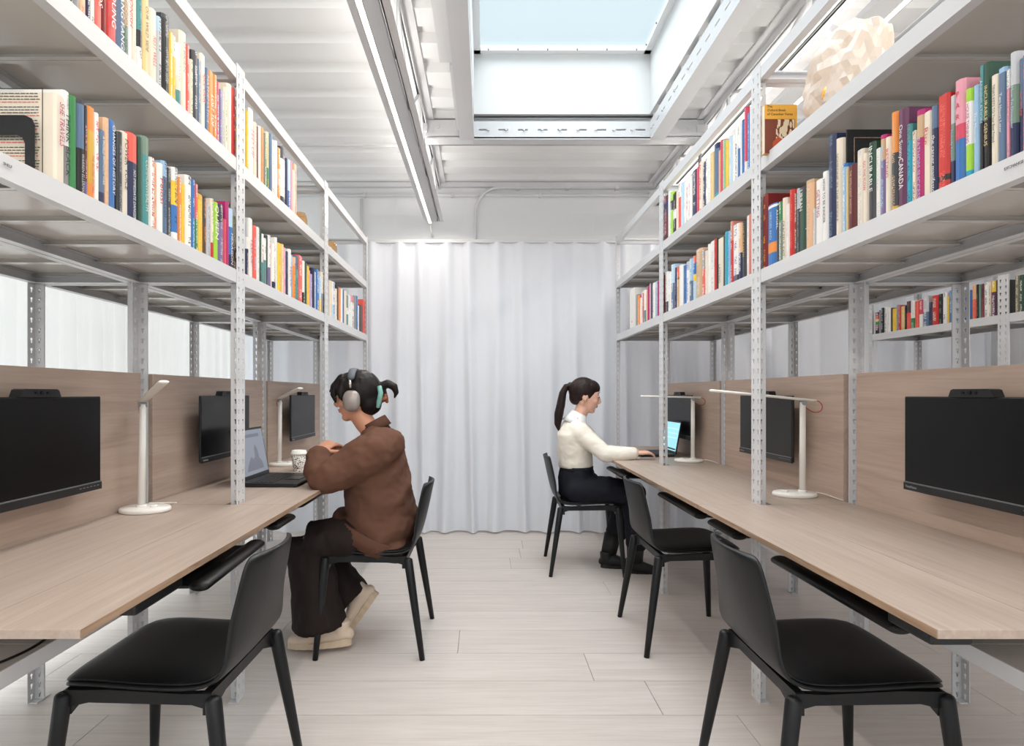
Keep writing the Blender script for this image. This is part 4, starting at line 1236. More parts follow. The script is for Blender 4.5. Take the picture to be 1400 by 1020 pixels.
row('far right bookcase, middle bay', 'right', 3.012, ZL, '''
1367.5 1361.3 383 black brown
1361 1354.3 384 yellow/plum@.3 white
1354 1351.2 386 cream brown
1351 1345.3 386 white charcoal
1345 1341 388 maroon rose
1340.6 1338 389 sage teal
1337.7 1334.3 389 black sage
1334 1329 390 peach/coral@.4 orange
''', 'right', 'books on the far right bookcase, middle bay')
row('far right bookcase, nearest bay', 'right', 3.012, ZL, '''
1412 1406 372 white navy
1405.7 1399 374 slate cream
1398.6 1393 376 darkgreen white
1392.6 1387 377 olive cream
''', 'right', 'books on the far right bookcase, nearest bay')

# big flat book whose dark cover faces the camera behind lower books, bookends, other shelf objects
t = thing('book', 'large black art book showing its front cover behind the cream spines, lower right shelf', 'book', (SR+.17, SR*F/(1150-VX), ZL), 0)
part('cover', MB().box(-.155, .08, -.003, .003, 0, .312, bev=.001), M_bplast, t)
part('cover_line', MB().box(-.135, .07, -.0034, -.003, .287, .289).box(-.135, -.133, -.0034, -.003, .02, .289), M_ply, t)
t = thing('book', 'orange topped poetry book with its front cover facing out, upper right shelf by the post', 'book', (1.062, 2.165, ZU), 0)
oc = mat('gold_cover', srgb(214, 158, 58), .4); pc = mat('brown_cover_print', srgb(112, 52, 34), .45)
def _pic(m):
    b = m.node_tree.nodes['Principled BSDF']; tc = N(m, 'ShaderNodeTexCoord'); v = N(m, 'ShaderNodeTexVoronoi'); v.inputs['Scale'].default_value = 75
    mp = N(m, 'ShaderNodeMapping'); mp.inputs['Scale'].default_value = (1.6, 1, .6); L(m, tc.outputs['Object'], mp.inputs[0]); L(m, mp.outputs[0], v.inputs['Vector'])
    r = N(m, 'ShaderNodeValToRGB'); r.color_ramp.interpolation = 'CONSTANT'; r.color_ramp.elements[0].color = srgb(206, 190, 160); r.color_ramp.elements[1].position = .62; r.color_ramp.elements[1].color = srgb(104, 50, 34)
    L(m, v.outputs['Distance'], r.inputs[0]); L(m, r.outputs[0], b.inputs['Base Color'])
pc2 = mat('birch_print', srgb(200, 180, 150), .45); _pic(pc2)
hb_ = .176
part('cover', MB().box(-.058, .058, -.010, .010, 0, hb_), oc, t)
part('cover_picture', MB().box(-.0575, .050, -.0108, -.010, 0, hb_*.70), pc, t)
part('cover_picture', MB().box(-.018, .048, -.0113, -.0108, .045, hb_*.69), pc2, t)
part('cover_picture', MB().add([(-.03, -.0118, .0), (.04, -.0118, .0), (.035, -.0118, .04), (.02, -.0118, .065), (0.005, -.0118, .05), (-.01, -.0118, .06), (-.03, -.0118, .04)], [range(7)]), mat('red_coats', srgb(176, 72, 44), .45), t)
part('pages', MB().box(-.057, -.0585, -.008, .008, .002, hb_-.002), M_pages, t)
for k, (s_, z_) in enumerate((('The', .168), ('Oxford Book', .155), ('of Canadian Verse', .141))):
    face_text(t, s_, .0125, inkm('brown'), (-.05, -.0103, z_), (1, 0, 0), (0, 0, 1), 'title', align='LEFT')
# bookend, left lower shelf, and the printed cover of the first book
first = [o for o in bpy.data.objects if o.name == 'book'][0]
bk0 = next(o for o in bpy.data.objects if o.get('label', '').startswith('cream book') and 'lower left shelf, nearest' in o['label'])
w0 = abs(SL)*F/abs(76-VX)
yl = -(abs(SL)*F/(VX-76)+abs(SL)*F/(VX-89))/2+abs(SL)*F/(VX-76)
mb = MB(); rr = random.Random(4)
hh = .23; y_f = -( (abs(SL)*F/(VX-89)-abs(SL)*F/(VX-76))/2 )-.0004
lines = MB(); pinkl = MB(); z = hh-.032; k = 0
while z > .03:
    wd = .10+.012*rr.random(); c = -.088
    tgt = pinkl if k % 4 == 3 else lines
    x = c-wd/2
    while x < c+wd/2:
        ww = .004+.008*rr.random(); tgt.box(x, min(x+ww, c+wd/2), y_f-.0004, y_f, z, z+.0017); x += ww+.002
    z -= .0062 if k % 4 != 3 else .0105; k += 1
part('blurb_lines', lines, inkm('charcoal'), bk0)['kind'] = 'stuff'
part('blurb_lines', pinkl, inkm('coral'), bk0)['kind'] = 'stuff'
part('border_line', MB().box(-.028, -.0265, y_f-.0005, y_f, .0, hh-.020).box(-.15, -.0265, y_f-.0005, y_f, hh-.0215, hh-.020), inkm('black'), bk0)
t = thing('bookend', 'black steel bookend standing against the first printed cover, lower left shelf', 'bookend', (-1.02, bk0.location.y-.030, ZL))
bm_out = [(-.075, 0), (-.075, .125), (-.068, .138), (-.055, .145), (.035, .145), (.050, .138), (.056, .125), (.056, 0), (.036, 0), (.036, .085), (.030, .098), (.018, .103), (-.038, .103), (-.050, .098), (-.056, .085), (-.056, 0)]
part('plate', MB().prism(bm_out, -.0012, .0012, 'y'), M_bplast, t)
part('foot', MB().box(-.055, .036, -.09, .0, -.002, .0), M_bplast, t)
t = thing('bookend', 'white box shaped bookend at the curtain end of the lower right shelf', 'bookend', (SR+.07, 1.033*F/(865-VX), ZL))
w_ = abs(1.03*F/(862-VX)-1.03*F/(868.5-VX))
part('body', MB().box(-.07, .08, -w_/2, w_/2-.004, 0, .285, bev=.002), M_wplast, t)
part('mark', MB().box(-.0707, -.07, -.008, .008, .05, .06), inkm('coral'), t)
# amber glass jars on the upper left shelf
gl = mat('amber_glass', srgb(246, 218, 178), .08, trans=.92, ior=1.15)
for x, y, lab, r_, h_ in ((-1.02, 3.30, 'amber glass jar standing at the end of the upper left books', .040, .13), (-1.03, 3.98, 'amber glass jar alone on the upper left shelf, bay by the curtain', .046, .145)):
    t = thing('glass_jar', lab, 'jar', (x, y, ZU), 0)
    part('jar_body', MB().lathe([(r_*.7, 0), (r_*.95, .006), (r_, .03), (r_, h_*.7), (r_*.9, h_*.88), (r_*.7, h_), (r_*.6, h_), (r_*.8, h_*.86), (r_*.9, h_*.68), (r_*.9, .03), (0, .012)], 0, 0, 28), gl, t)
    part('wax', MB().lathe([(r_*.86, .014), (r_*.86, h_*.35), (0, h_*.35)], 0, 0, 24), mat('pale_wax', srgb(238, 214, 170), .5, sub=.3), t)
# crumpled paper lantern on the upper right shelf
pm = bpy.data.materials.new('crumpled_translucent_paper'); pm.use_nodes = True; pm.node_tree.nodes.clear()
def _pap(m):
    out = N(m, 'ShaderNodeOutputMaterial'); d = N(m, 'ShaderNodeBsdfDiffuse'); t_ = N(m, 'ShaderNodeBsdfTranslucent'); g = N(m, 'ShaderNodeBsdfGlossy'); a = N(m, 'ShaderNodeMixShader'); b = N(m, 'ShaderNodeMixShader')
    d.inputs[0].default_value = srgb(226, 220, 214); t_.inputs[0].default_value = srgb(240, 214, 180); a.inputs[0].default_value = .35; b.inputs[0].default_value = .06; g.inputs['Roughness'].default_value = .3
    L(m, d.outputs[0], a.inputs[1]); L(m, t_.outputs[0], a.inputs[2]); L(m, a.outputs[0], b.inputs[1]); L(m, g.outputs[0], b.inputs[2]); L(m, b.outputs[0], out.inputs[0])
_pap(pm)
t = thing('paper_lantern', 'crumpled white paper lantern glowing warm on the upper right shelf', 'lantern', (1.20, 1.98, ZU))
bm = bmesh.new(); bmesh.ops.create_icosphere(bm, subdivisions=4, radius=1)
for v in bm.verts:
    c = v.co.copy(); n1 = 1-abs(noise.noise(c*1.7+Vector((3, 1, 7))))*2; n2 = noise.cell(c*2.6+Vector((1, 9, 2))) if hasattr(noise, 'cell') else 0; n3 = 1-abs(noise.noise(c*4.1))*2
    s = 1+.15*n1+.09*n3-.12+.05*n2
    v.co = Vector((c.x*.122*s+(.02*c.z), c.y*.14*s, .175+c.z*.180*s))
    if v.co.z < .004: v.co.z = .004
me = bpy.data.meshes.new('paper_shell'); bm.to_mesh(me); bm.free(); me.materials.append(pm)
link('paper_shell', me, t)
part('bulb', MB().ell((.02, .02, .17), (.03, .03, .04)), mat('warm_bulb', (1, .8, .5, 1), .5, emis=(1, .62, .28, 1), estr=1.1), t)
part('socket', MB().cyl(.02, .02, 0, .13, .018, .014), M_wplast, t)
part('gold_knot', MB().ell((-.095, -.05, .10), (.022, .022, .03)), mat('gold_foil', srgb(226, 170, 80), .3, metal=.4), t)

# ---------------------------------------------------------------- people
def remesh(mb, vox, m, name, parent, sm=4, disp=None, label=None, tex=None):
    me = mb.mesh('tmp', m); o = bpy.data.objects.new('tmp', me); COL.objects.link(o)
    r = o.modifiers.new('r', 'REMESH'); r.mode = 'VOXEL'; r.voxel_size = vox; r.use_smooth_shade = True
    s = o.modifiers.new('s', 'SMOOTH'); s.factor = .5; s.iterations = sm
    dg = bpy.context.evaluated_depsgraph_get(); me2 = bpy.data.meshes.new_from_object(o.evaluated_get(dg)); bpy.data.objects.remove(o)
    me2.name = name
    if disp:
        nrm = [v.normal.copy() for v in me2.vertices]
        for v, n in zip(me2.vertices, nrm): v.co += n*disp(v.co)
    me2.materials.clear(); me2.materials.append(m)
    for p in me2.polygons: p.use_smooth = True; p.material_index = 0
    off = Vector(parent.location)
    for v in me2.vertices: v.co -= off
    o = link(name, me2, parent)
    if label: o['label'] = label
    return o
def hand(mb, wrist, d, n, thumb_side, size=.175, curl=.5, spread=.06, curls=None):
    """wrist point, d = direction of the hand, n = back-of-hand normal, thumb_side +-1 along d x n"""
    d = Vector(d).normalized(); n = Vector(n); n = (n-d*n.dot(d)).normalized(); s = d.cross(n)*thumb_side
    W_ = Vector(wrist); k = size/.175
    pl = .085*k
    mb.tube([W_, W_+d*pl*.5, W_+d*pl], [.0125*k, .0135*k, .0115*k], n=12, ry=[.024*k, .036*k, .037*k], ref=n, caps='round')
    F4 = [(.030, .072, .0088), (.0105, .080, .0090), (-.0095, .074, .0086), (-.029, .058, .0078)]
    for i, (off, ln, r) in enumerate(F4):
        c = curls[i] if curls else curl*(1+.12*i)
        p = W_+d*(pl*.9)+s*off*k; a = 0; pts = [p-d*.02*k, p]; rs = [r*k, r*k]
        dirp = (d+s*spread*(1.2-i*.8)).normalized()
        for j, fr in enumerate((.45, .30, .25)):
            a += c*(.75 if j == 0 else 1.0)
            dd = dirp*math.cos(a)-n*math.sin(a); p = p+dd*ln*fr*k; pts.append(p); rs.append(r*k*(.93, .86, .76)[j])
        mb.tube(pts, rs, n=10, caps='round')
    b = W_+d*.018*k+s*.026*k; p1 = b+(d*.6+s*.75-n*.25).normalized()*.034*k; p2 = p1+(d*.9+s*.25-n*.35).normalized()*.030*k; p3 = p2+(d*.95-n*.45).normalized()*.022*k
    mb.tube([b-s*.012*k, b, p1, p2, p3], [.013*k, .013*k, .0108*k, .0095*k, .008*k], n=10, caps='round')
def head(mb, c, fx, tilt, k=1.0):
    """c = skull centre, fx = facing sign along x, tilt = forward pitch (rad). k size. returns transform"""
    R = Matrix.Rotation(fx*tilt, 3, 'Y')
    def T(x, y, z): return Vector(c)+R @ Vector((x*fx*k, y*k, z*k))
    return T, R
def build_head(mb, T, R, fx, k):
    E = lambda p, r, rot=None: mb.ell(T(*p), [q*k for q in r], 20, rot=R.to_4x4() if rot is None else rot)
    E((-.012, 0, .012), (.090, .072, .092))           # cranium
    E((.030, 0, -.005), (.062, .064, .085))           # brow / face
    E((.032, 0, -.055), (.052, .052, .060))           # lower face
    E((.055, 0, -.098), (.026, .028, .020))           # chin
    mb.tube([T(-.015, .047, -.055), T(.055, .016, -.102)], [.016*k, .014*k], n=10, caps='round')
    mb.tube([T(-.015, -.047, -.055), T(.055, -.016, -.102)], [.016*k, .014*k], n=10, caps='round')
    # nose bridge to tip
    mb.tube([T(.086, 0, .012), T(.097, 0, -.012), T(.107, 0, -.030), T(.098, 0, -.040)], [.007*k, .0085*k, .0100*k, .009*k], n=10, caps='round')
    for s in (-1, 1): mb.ell(T(.092, s*.011, -.038), (.010*k, .008*k, .007*k), 10)
    # lips, cheeks, brow ridge, ears
    mb.ell(T(.083, 0, -.060), (.010*k, .020*k, .0052*k), 12); mb.ell(T(.081, 0, -.069), (.010*k, .017*k, .006*k), 12)
    for s in (-1, 1):
        mb.ell(T(.056, s*.036, -.030), (.028*k, .022*k, .026*k), 12)
        mb.ell(T(.070, s*.028, .026), (.018*k, .022*k, .008*k), 12)
def ear(mb, T, s, k):
    pts = [T(-.012+.014*math.cos(a), s*.073, -.012+.026*math.sin(a)) for a in [i*2*PI/14 for i in range(14)]]
    mb.tube(pts, .0048*k, n=8, closed=True); mb.ell(T(-.012, s*.070, -.012), (.012*k, .005*k, .022*k), 12)
def skin_mat(name, col):
    m = mat(name, col, .5, sub=.15, spec=.35); return noisy(m, 18, .05)
M_skin1 = skin_mat('skin_warm', srgb(206, 150, 122)); M_skin2 = skin_mat('skin_light', srgb(226, 178, 158))
def hair_mat(name, col):
    m = mat(name, col, .45, spec=.22); return noisy(m, 20, .5, .6, 140, (1, 1, .25))
M_hair1 = hair_mat('black_hair', srgb(26, 21, 20)); M_hair2 = hair_mat('dark_brown_hair', srgb(40, 28, 26))
def knit(name, col):
    m = mat(name, col, .85, spec=.2); return noisy(m, 14, .08, .5, 420)
M_swb = knit('brown_knit', srgb(98, 68, 55)); M_sww = knit('cream_knit', srgb(234, 226, 214))
M_rib = knit('brown_rib', srgb(90, 61, 50))
M_trb = noisy(mat('dark_brown_cloth', srgb(38, 30, 28), .8, spec=.2), 10, .12, .3, 300)
M_trk = noisy(mat('black_navy_cloth', srgb(24, 25, 33), .8, spec=.25), 10, .12, .3, 300)
M_shoe = noisy(mat('beige_suede', srgb(214, 194, 174), .7), 30, .06); M_sole = mat('beige_rubber', srgb(206, 184, 160), .6)
M_boot = noisy(mat('black_suede', srgb(22, 21, 22), .6), 40, .1)
M_eye = mat('eye_dark', srgb(40, 28, 24), .2); M_lip = mat('lips', srgb(190, 106, 98), .45); M_white = mat('eye_white', srgb(225, 220, 215), .3)
def folds(sc, amp, seed, stretch=(1, 1, 1)):
    st = Vector(stretch); o = Vector((seed*3.1, seed*1.7, seed))
    def f(co):
        p = Vector((co.x*st.x, co.y*st.y, co.z*st.z))*sc+o
        n = noise.noise(p); return amp*((1-abs(n)*2.6)*.5+.5*noise.noise(p*2.1))
    return f

# ---- person in the brown sweater, facing the left desk
Yc = 2.82
pa = thing('person', 'person in a brown knit sweater and headphones sitting at the left desk with folded arms', 'person', (-.50, Yc, 0))
mb = MB()
k = .98
T, R = head(mb, P(487.5, 541, Yc), -1, .10, k)
build_head(mb, T, R, -1, k); ear(mb, T, -1, k); ear(mb, T, 1, k)
# neck and hidden torso
mb.tube([P(489, 562, Yc), P(499, 578, Yc), P(508, 590, Yc)], [.050, .048, .046], n=18, ry=[.050, .048, .048], caps='round')
mb.tube([P(512, 592, Yc), P(514, 612, Yc), P(514, 650, Yc), P(520, 700, Yc), P(524, 735, Yc)], [.04, .06, .08, .085, .07], n=20, ry=[.06, .12, .13, .12, .10], ref=(1, 0, 0), caps='round')
# arms
sA = P(514, 617, 2.66); eA = P(437, 655, 2.60); wA = P(434, 616, 2.70)
sB = P(508, 615, 2.98); eB = P(440, 652, 3.02); wB = P(448, 613, 2.88)
for s_, e_, w_ in ((sA, eA, wA), (sB, eB, wB)):
    mb.tube([s_, s_.lerp(e_, .5), e_], [.050, .045, .038], n=14, caps='round'); mb.tube([e_, e_.lerp(w_, .5), w_], [.038, .034, .024], n=14, caps='round')
hand(mb, wA, P(462, 600, 2.80)-wA, (-.25, -.75, .6), 1, .17, .45)
hand(mb, wB, P(470, 610, 2.76)-wB, (-.3, .5, .8), -1, .17, .5)
# legs
nA = [P(528, 734, 2.72), P(472, 735, 2.70), P(424, 742, 2.70), P(424, 790, 2.70), P(445, 850, 2.70)]
nB = [P(528, 732, 2.92), P(472, 735, 2.93), P(424, 742, 2.94), P(452, 782, 2.90), P(492, 826, 2.88)]
for q in (nA, nB): mb.tube(q, [.060, .055, .042, .040, .036], n=14, caps='round')
remesh(mb, .0055, M_skin1, 'body', pa, 3)
# facial details
fd = MB()
for s in (-1, 1): fd.ell(T(.078, s*.030, .004), (.010, .0135, .008), 12)
part2 = lambda name, mb_, m, par, label=None: wpart(name, mb_, m, par, label)
part2('eye', fd, M_white, pa)
fd = MB()
for s in (-1, 1): fd.ell(T(.086, s*.030, .003), (.005, .006, .006), 10)
part2('iris', fd, M_eye, pa)
fd = MB(); fd.ell(T(.0865, 0, -.0605), (.0085, .019, .0045), 12); fd.ell(T(.0845, 0, -.0690), (.0085, .016, .0052), 12)
part2('lips', fd, M_lip, pa)
fd = MB()
for s in (-1, 1): fd.tube([T(.083, s*.014, .027), T(.084, s*.030, .032), T(.073, s*.047, .027)], [.003, .0036, .002], n=8, caps='round')
part2('eyebrow', fd, M_hair1, pa)
# hair: cap, fringe, back, bun
hm = MB()
def E(c, r): hm.ell(T(*c), [q*k for q in r], 24, rot=R.to_4x4())
E((-.022, 0, .022), (.101, .086, .101)); E((.018, 0, .048), (.080, .078, .068)); E((-.055, 0, -.030), (.062, .068, .072)); E((-.078, 0, -.052), (.036, .046, .040))
for s in (-1, 1):
    hm.tube([T(.055, s*.030, .090), T(.092, s*.040, .050), T(.098, s*.048, .012), T(.090, s*.050, -.022)], [.020, .019, .014, .005], n=10, caps='round', ry=[.026, .022, .015, .006])
    hm.tube([T(.045, s*.055, .070), T(.062, s*.066, .03), T(.058, s*.069, .0), T(.050, s*.067, -.02)], [.018, .014, .010, .005], n=10, caps='round', ry=[.022, .022, .014, .006])
hm.tube([T(.060, 0, .085), T(.098, 0, .058), T(.104, .005, .030)], [.02, .014, .007], n=10, ry=[.05, .045, .03], ref=(0, 0, 1), caps='round')
# tail out of the claw clip: up, over and down
hm.tube([P(512, 548, Yc), P(522, 540, Yc), P(521, 528, Yc), P(530, 524.5, Yc), P(539, 529, Yc), P(542, 537, Yc), P(539.5, 544, Yc)], [.030, .034, .024, .021, .018, .012, .004], n=14, caps='round', ry=[.034, .04, .028, .024, .020, .014, .005])
remesh(hm, .005, M_hair1, 'hair', pa, 3, disp=folds(26, .0022, 2, (1, 3, .5)))
cl = MB().tube([P(518.5, 529, Yc-.035), P(520.5, 537, Yc-.045), P(519, 546, Yc-.045), P(516, 556, Yc-.035)], [.006, .010, .010, .006], n=10, caps='round', ry=[.012]*4)
part2('claw_clip', cl, mat('mint_acetate', srgb(120, 170, 160), .3), pa)
cl = MB().tube([P(522, 547, Yc-.03), P(527, 545, Yc-.03)], [.012, .014], n=10, caps='round').tube([P(527, 541, Yc-.03), P(529, 549, Yc-.03)], [.010, .008], n=10, caps='round')
part2('claw_clip', cl, mat('brown_acetate', srgb(120, 62, 36), .3), pa)
# glasses
gm = mat('gold_wire', srgb(206, 176, 130), .3, metal=.7)
gb = MB()
for s in (-1, 1):
    gb.tube([T(.098+.0*math.cos(a), s*.031+.021*math.cos(a), -.002+.017*math.sin(a)) for a in [i*2*PI/18 for i in range(18)]], .0013, n=6, closed=True)
    gb.tube([T(.097, s*.052, .002), T(.06, s*.070, .002), T(-.002, s*.079, -.002)], .0014, n=6)
gb.tube([T(.098, -.010, .002), T(.101, 0, .004), T(.098, .010, .002)], .0013, n=6)
part2('glasses', gb, gm, pa)
# headphones
hp = thing('headphones', 'silver grey over-ear headphones worn over black hair', 'headphones', P(486, 547, Yc))
cg = mat('headphone_grey', srgb(150, 140, 136), .3, metal=.3); cd = mat('headphone_dark', srgb(74, 80, 88), .5); cs = mat('headphone_steel', srgb(200, 198, 194), .25, metal=.8)
for s in (-1, 1):
    yy = s*.088
    c0 = P(486, 548, Yc)+Vector((0, s*.086, 0))
    mbx = MB(); bm = bmesh.new(); bmesh.ops.create_uvsphere(bm, u_segments=28, v_segments=16, radius=1)
    for v in bm.verts:
        q = v.co
        e = 2.6
        rr_ = (abs(q.x)**e+abs(q.z)**e)**(1/e) if (abs(q.x)+abs(q.z)) > 1e-5 else 1
        L2 = math.hypot(q.x, q.z); f = L2/rr_ if rr_ > 1e-5 else 1
        v.co = Vector((q.x*f*.040, q.y*.021, q.z*f*.049))
    for v in bm.verts: v.co = c0+v.co
    mbx.frombm(bm, 0, True)
    part2('ear_cup', mbx, cg, hp)
    part2('ear_cushion', MB().ell(c0+Vector((0, -s*.016, 0)), (.036, .017, .044), 24), cd, hp)
    part2('stem', MB().tube([P(485, 531, Yc)+Vector((0, s*.090, 0)), P(484.2, 520, Yc)+Vector((0, s*.088, 0))], .006, n=10), cs, hp)
arc = [P(484.2, 520, Yc)+Vector((0, -.088, 0))]+[P(485.5, 507.5, Yc)+Vector((0, .088*math.cos(a)*-1, -.045+.055*math.sin(a))) for a in [PI*i/12 for i in range(1, 12)]]+[P(484.2, 520, Yc)+Vector((0, .088, 0))]
part2('headband', MB().tube(arc, .0055, n=10, ry=[.009]+[.018]*11+[.009], ref=None), cd, hp)
# sweater
sw = MB()
sw.tube([P(512, 584, Yc), P(516, 596, Yc), P(517, 612, Yc), P(515, 640, Yc), P(518, 670, Yc), P(521, 700, Yc), P(520, 720, Yc), P(517, 737, Yc)],
        [.060, .086, .116, .142, .154, .160, .160, .140], n=28, ry=[.066, .130, .190, .195, .190, .192, .200, .190], ref=(1, 0, 0), caps=True)
sw.tube([P(478, 714, Yc), P(490, 728, Yc), P(512, 738, Yc), P(546, 740, Yc)], [.040, .050, .055, .052], n=18, ry=[.20, .205, .205, .18], ref=(0, 0, 1), caps='round')
for s_, e_, w_, yy in ((sA, eA, wA, -1), (sB, eB, wB, 1)):
    e2 = e_+Vector((.012, 0, 0))
    sw.tube([s_+Vector((.03, -yy*.05, .02)), s_+Vector((.0, 0, 0)), s_.lerp(e2, .35)+Vector((0, 0, -.006)), s_.lerp(e2, .7)+Vector((0, 0, -.01)), e2], [.085, .088, .084, .074, .062], n=20, caps='round')
    sw.tube([e2, e_.lerp(w_, .35), e_.lerp(w_, .72)], [.062, .058, .052], n=18, caps='round')
def fold1(co):
    f = folds(6.5, .015, 5, (1, .7, 1.1))(co)+folds(15, .006, 9, (1.2, 1, 1.6))(co)
    return f
remesh(sw, .010, M_swb, 'sweater', pa, 5, disp=fold1)
# ribbed hem, cuffs, collar
def ribbed(p_list, r, ry, ref, n=96, amp=.0022, m=M_rib, nm='ribbed_hem'):
    mb_ = MB(); mb_.tube(p_list, r, n=n, ry=ry, ref=ref, caps=True)
    for i, v in enumerate(mb_.v):
        kk = i % n; row_ = i//n; c = Vector(p_list[row_]) if row_ < len(p_list) else v
        if kk % 2: v += (v-c).normalized()*-amp*1.6
    return wpart(nm, mb_, m, pa)
ribbed([P(518, 588, Yc), P(511, 575.5, Yc)], [.066, .060], [.074, .064], (1, 0, 0), nm='collar')
ribbed([P(513, 720, Yc), P(509, 728, Yc), P(504, 736, Yc)], [.196, .203, .196], [.212, .218, .214], (1, 0, -.62), n=150, amp=.0028)
for e_, w_ in ((eA, wA), (eB, wB)): ribbed([e_.lerp(w_, .70), e_.lerp(w_, .98)], [.050, .038], [.050, .038], (1, 0, 0), n=48, nm='cuff')
# wide trousers
tr = MB()
def legtube(q, r0, ry0): tr.tube(q, r0, n=22, ry=ry0, ref=(0, 1, 0), caps=True)
tr.tube([P(538, 728, Yc), P(528, 738, Yc), P(505, 740, Yc)], [.075, .085, .085], n=22, ry=[.13, .15, .16], ref=(0, 0, 1), caps='round')
legtube([nA[0]+Vector((-.03,0,0)), nA[1], P(425, 739, 2.70)], [.085, .098, .090], [.075, .086, .084])
legtube([P(425, 738, 2.70), P(423, 762, 2.70), P(430, 800, 2.70), P(434, 832, 2.70), P(437, 856, 2.70)], [.085, .092, .10, .108, .112], [.098, .096, .098, .104, .116])
legtube([nB[0]+Vector((-.03,0,0)), nB[1], P(424, 737, 2.94)], [.085, .098, .090], [.075, .086, .084])
legtube([P(424, 738, 2.94), P(438, 762, 2.92), P(466, 796, 2.90), P(484, 818, 2.89)], [.088, .09, .098, .105], [.090, .088, .085, .082])
remesh(tr, .010, M_trb, 'trousers', pa, 4, disp=lambda co: folds(6, .013, 3, (1, 1, .7))(co)+folds(15, .007, 4, (1.6, 1, .5))(co))
# shoes
def shoe(heel, toe, up, W_, m1, m2, par, nm='shoe'):
    heel = Vector(heel); toe = Vector(toe); up = Vector(up).normalized(); d = (toe-heel); L_ = d.length; d.normalize(); up = (up-d*up.dot(d)).normalized()
    q = lambda u, h: heel+d*u*L_+up*h
    s_ = MB(); s_.tube([q(.03, .045), q(.12, .055), q(.35, .055), q(.6, .042), q(.82, .034), q(.96, .028)], [.026, .042, .044, .034, .026, .018], n=18, ry=[.026, .036, .040, .047, .046, .03], ref=up, caps='round')
    s_.tube([q(.16, .06), q(.14, .11)], [.040, .040], n=16, caps=True)
    remesh(s_, .005, m1, nm, par, 3)
    so = MB(); n = 40; vs = []; 
    side = d.cross(up)
    for lay, h in enumerate((-.002, .024)):
        for i in range(n):
            a = 2*PI*i/n; u = .5+.52*math.cos(a); w = W_*math.sin(a)*(.86+.14*math.cos(a))*(abs(math.sin(a))**-.25 if abs(math.sin(a)) > .05 else 1)
            z_ = (.004 if i % 2 else 0)
            vs.append(q(u, h+(.010*math.cos(a)**2 if lay else 0))+side*(w+(.003 if i % 2 else 0)*(1 if w > 0 else -1)))
    so.add(vs, [list(range(n))[::-1], list(range(n, 2*n))]+[(i, (i+1) % n, n+(i+1) % n, n+i) for i in range(n)])
    wpart('sole', so, m2, par)
shoe(P(480, 880, 2.70)*1, P(396, 884, 2.70), (0, 0, 1), .048, M_shoe, M_sole, pa)
shoe(P(517, 812, 2.88), P(474, 872, 2.88), (-.9, 0, .45), .046, M_shoe, M_sole, pa)
lc = MB()
for i in range(4):
    a = P(418+i*7, 866-i*3.5, 2.655); lc.tube([a, a+Vector((.008, .03, .008)), a+Vector((.01, .06, .002))], .0035, n=6, caps='round')
wpart('laces', lc, M_wplast, pa)

# ---- person in the white sweater, facing the right desk
Yd = 3.97
pb = thing('person', 'person in a cream sweater with a long dark ponytail typing at the right desk', 'person', (.65, Yd, 0))
mb = MB(); k = .98
T, R = head(mb, P(800.5, 540, Yd), 1, .16, k)
build_head(mb, T, R, 1, k); ear(mb, T, -1, k); ear(mb, T, 1, k)
mb.tube([P(798, 555, Yd), P(792, 568, Yd), P(788, 578, Yd)], [.046, .046, .055], n=18, caps='round')
mb.tube([P(786, 576, Yd), P(785, 590, Yd), P(786, 612, Yd), P(787, 640, Yd), P(788, 668, Yd)], [.05, .08, .092, .088, .11], n=20, ry=[.09, .14, .135, .125, .155], ref=(1, 0, 0), caps='round')
sA = P(794, 592, 3.84); eA = P(829, 622, 3.74); wA = P(869, 619.5, 3.72); sB = P(796, 591, 4.12); eB = P(826, 618, 4.18); wB = P(856, 617.5, 4.12)
for s_, e_, w_ in ((sA, eA, wA), (sB, eB, wB)):
    mb.tube([s_, s_.lerp(e_, .5), e_], [.042, .038, .032], n=14, caps='round'); mb.tube([e_, e_.lerp(w_, .5), w_], [.033, .030, .022], n=14, caps='round')
hand(mb, wA, Vector((.97, .22, .04)), (0, -.15, 1), -1, .165, .28)
hand(mb, wB, Vector((.98, -.10, .04)), (0, .1, 1), 1, .165, .28)
nA = [P(790, 672, 3.87), P(830, 670, 3.86), P(866, 674, 3.86), P(868, 712, 3.86), P(870, 752, 3.86)]
nB = [P(790, 670, 4.06), P(828, 668, 4.07), P(860, 671, 4.08), P(848, 705, 4.06), P(838, 742, 4.02)]
for q in (nA, nB): mb.tube(q, [.068, .062, .048, .040, .034], n=14, caps='round')
remesh(mb, .0055, M_skin2, 'body', pb, 3)
fd = MB()
for s in (-1, 1): fd.ell(T(.078, s*.030, .002), (.010, .0135, .006), 12)
wpart('eye', fd, M_white, pb)
fd = MB()
for s in (-1, 1): fd.ell(T(.0865, s*.030, -.001), (.005, .007, .0055), 10)
wpart('iris', fd, M_eye, pb)
fd = MB(); fd.ell(T(.0865, 0, -.0605), (.0085, .019, .0045), 12); fd.ell(T(.0845, 0, -.0690), (.0085, .016, .0052), 12)
wpart('lips', fd, M_lip, pb)
fd = MB()
for s in (-1, 1): fd.tube([T(.083, s*.014, .025), T(.084, s*.030, .030), T(.073, s*.047, .025)], [.003, .0040, .002], n=8, caps='round')
wpart('eyebrow', fd, M_hair2, pb)
hm = MB()
def E(c, r): hm.ell(T(*c), [q*k for q in r], 24, rot=R.to_4x4())
E((-.020, 0, .024), (.098, .080, .094)); E((.022, 0, .052), (.068, .070, .056)); E((-.060, 0, -.018), (.048, .060, .060)); E((-.066, 0, -.050), (.024, .040, .024))
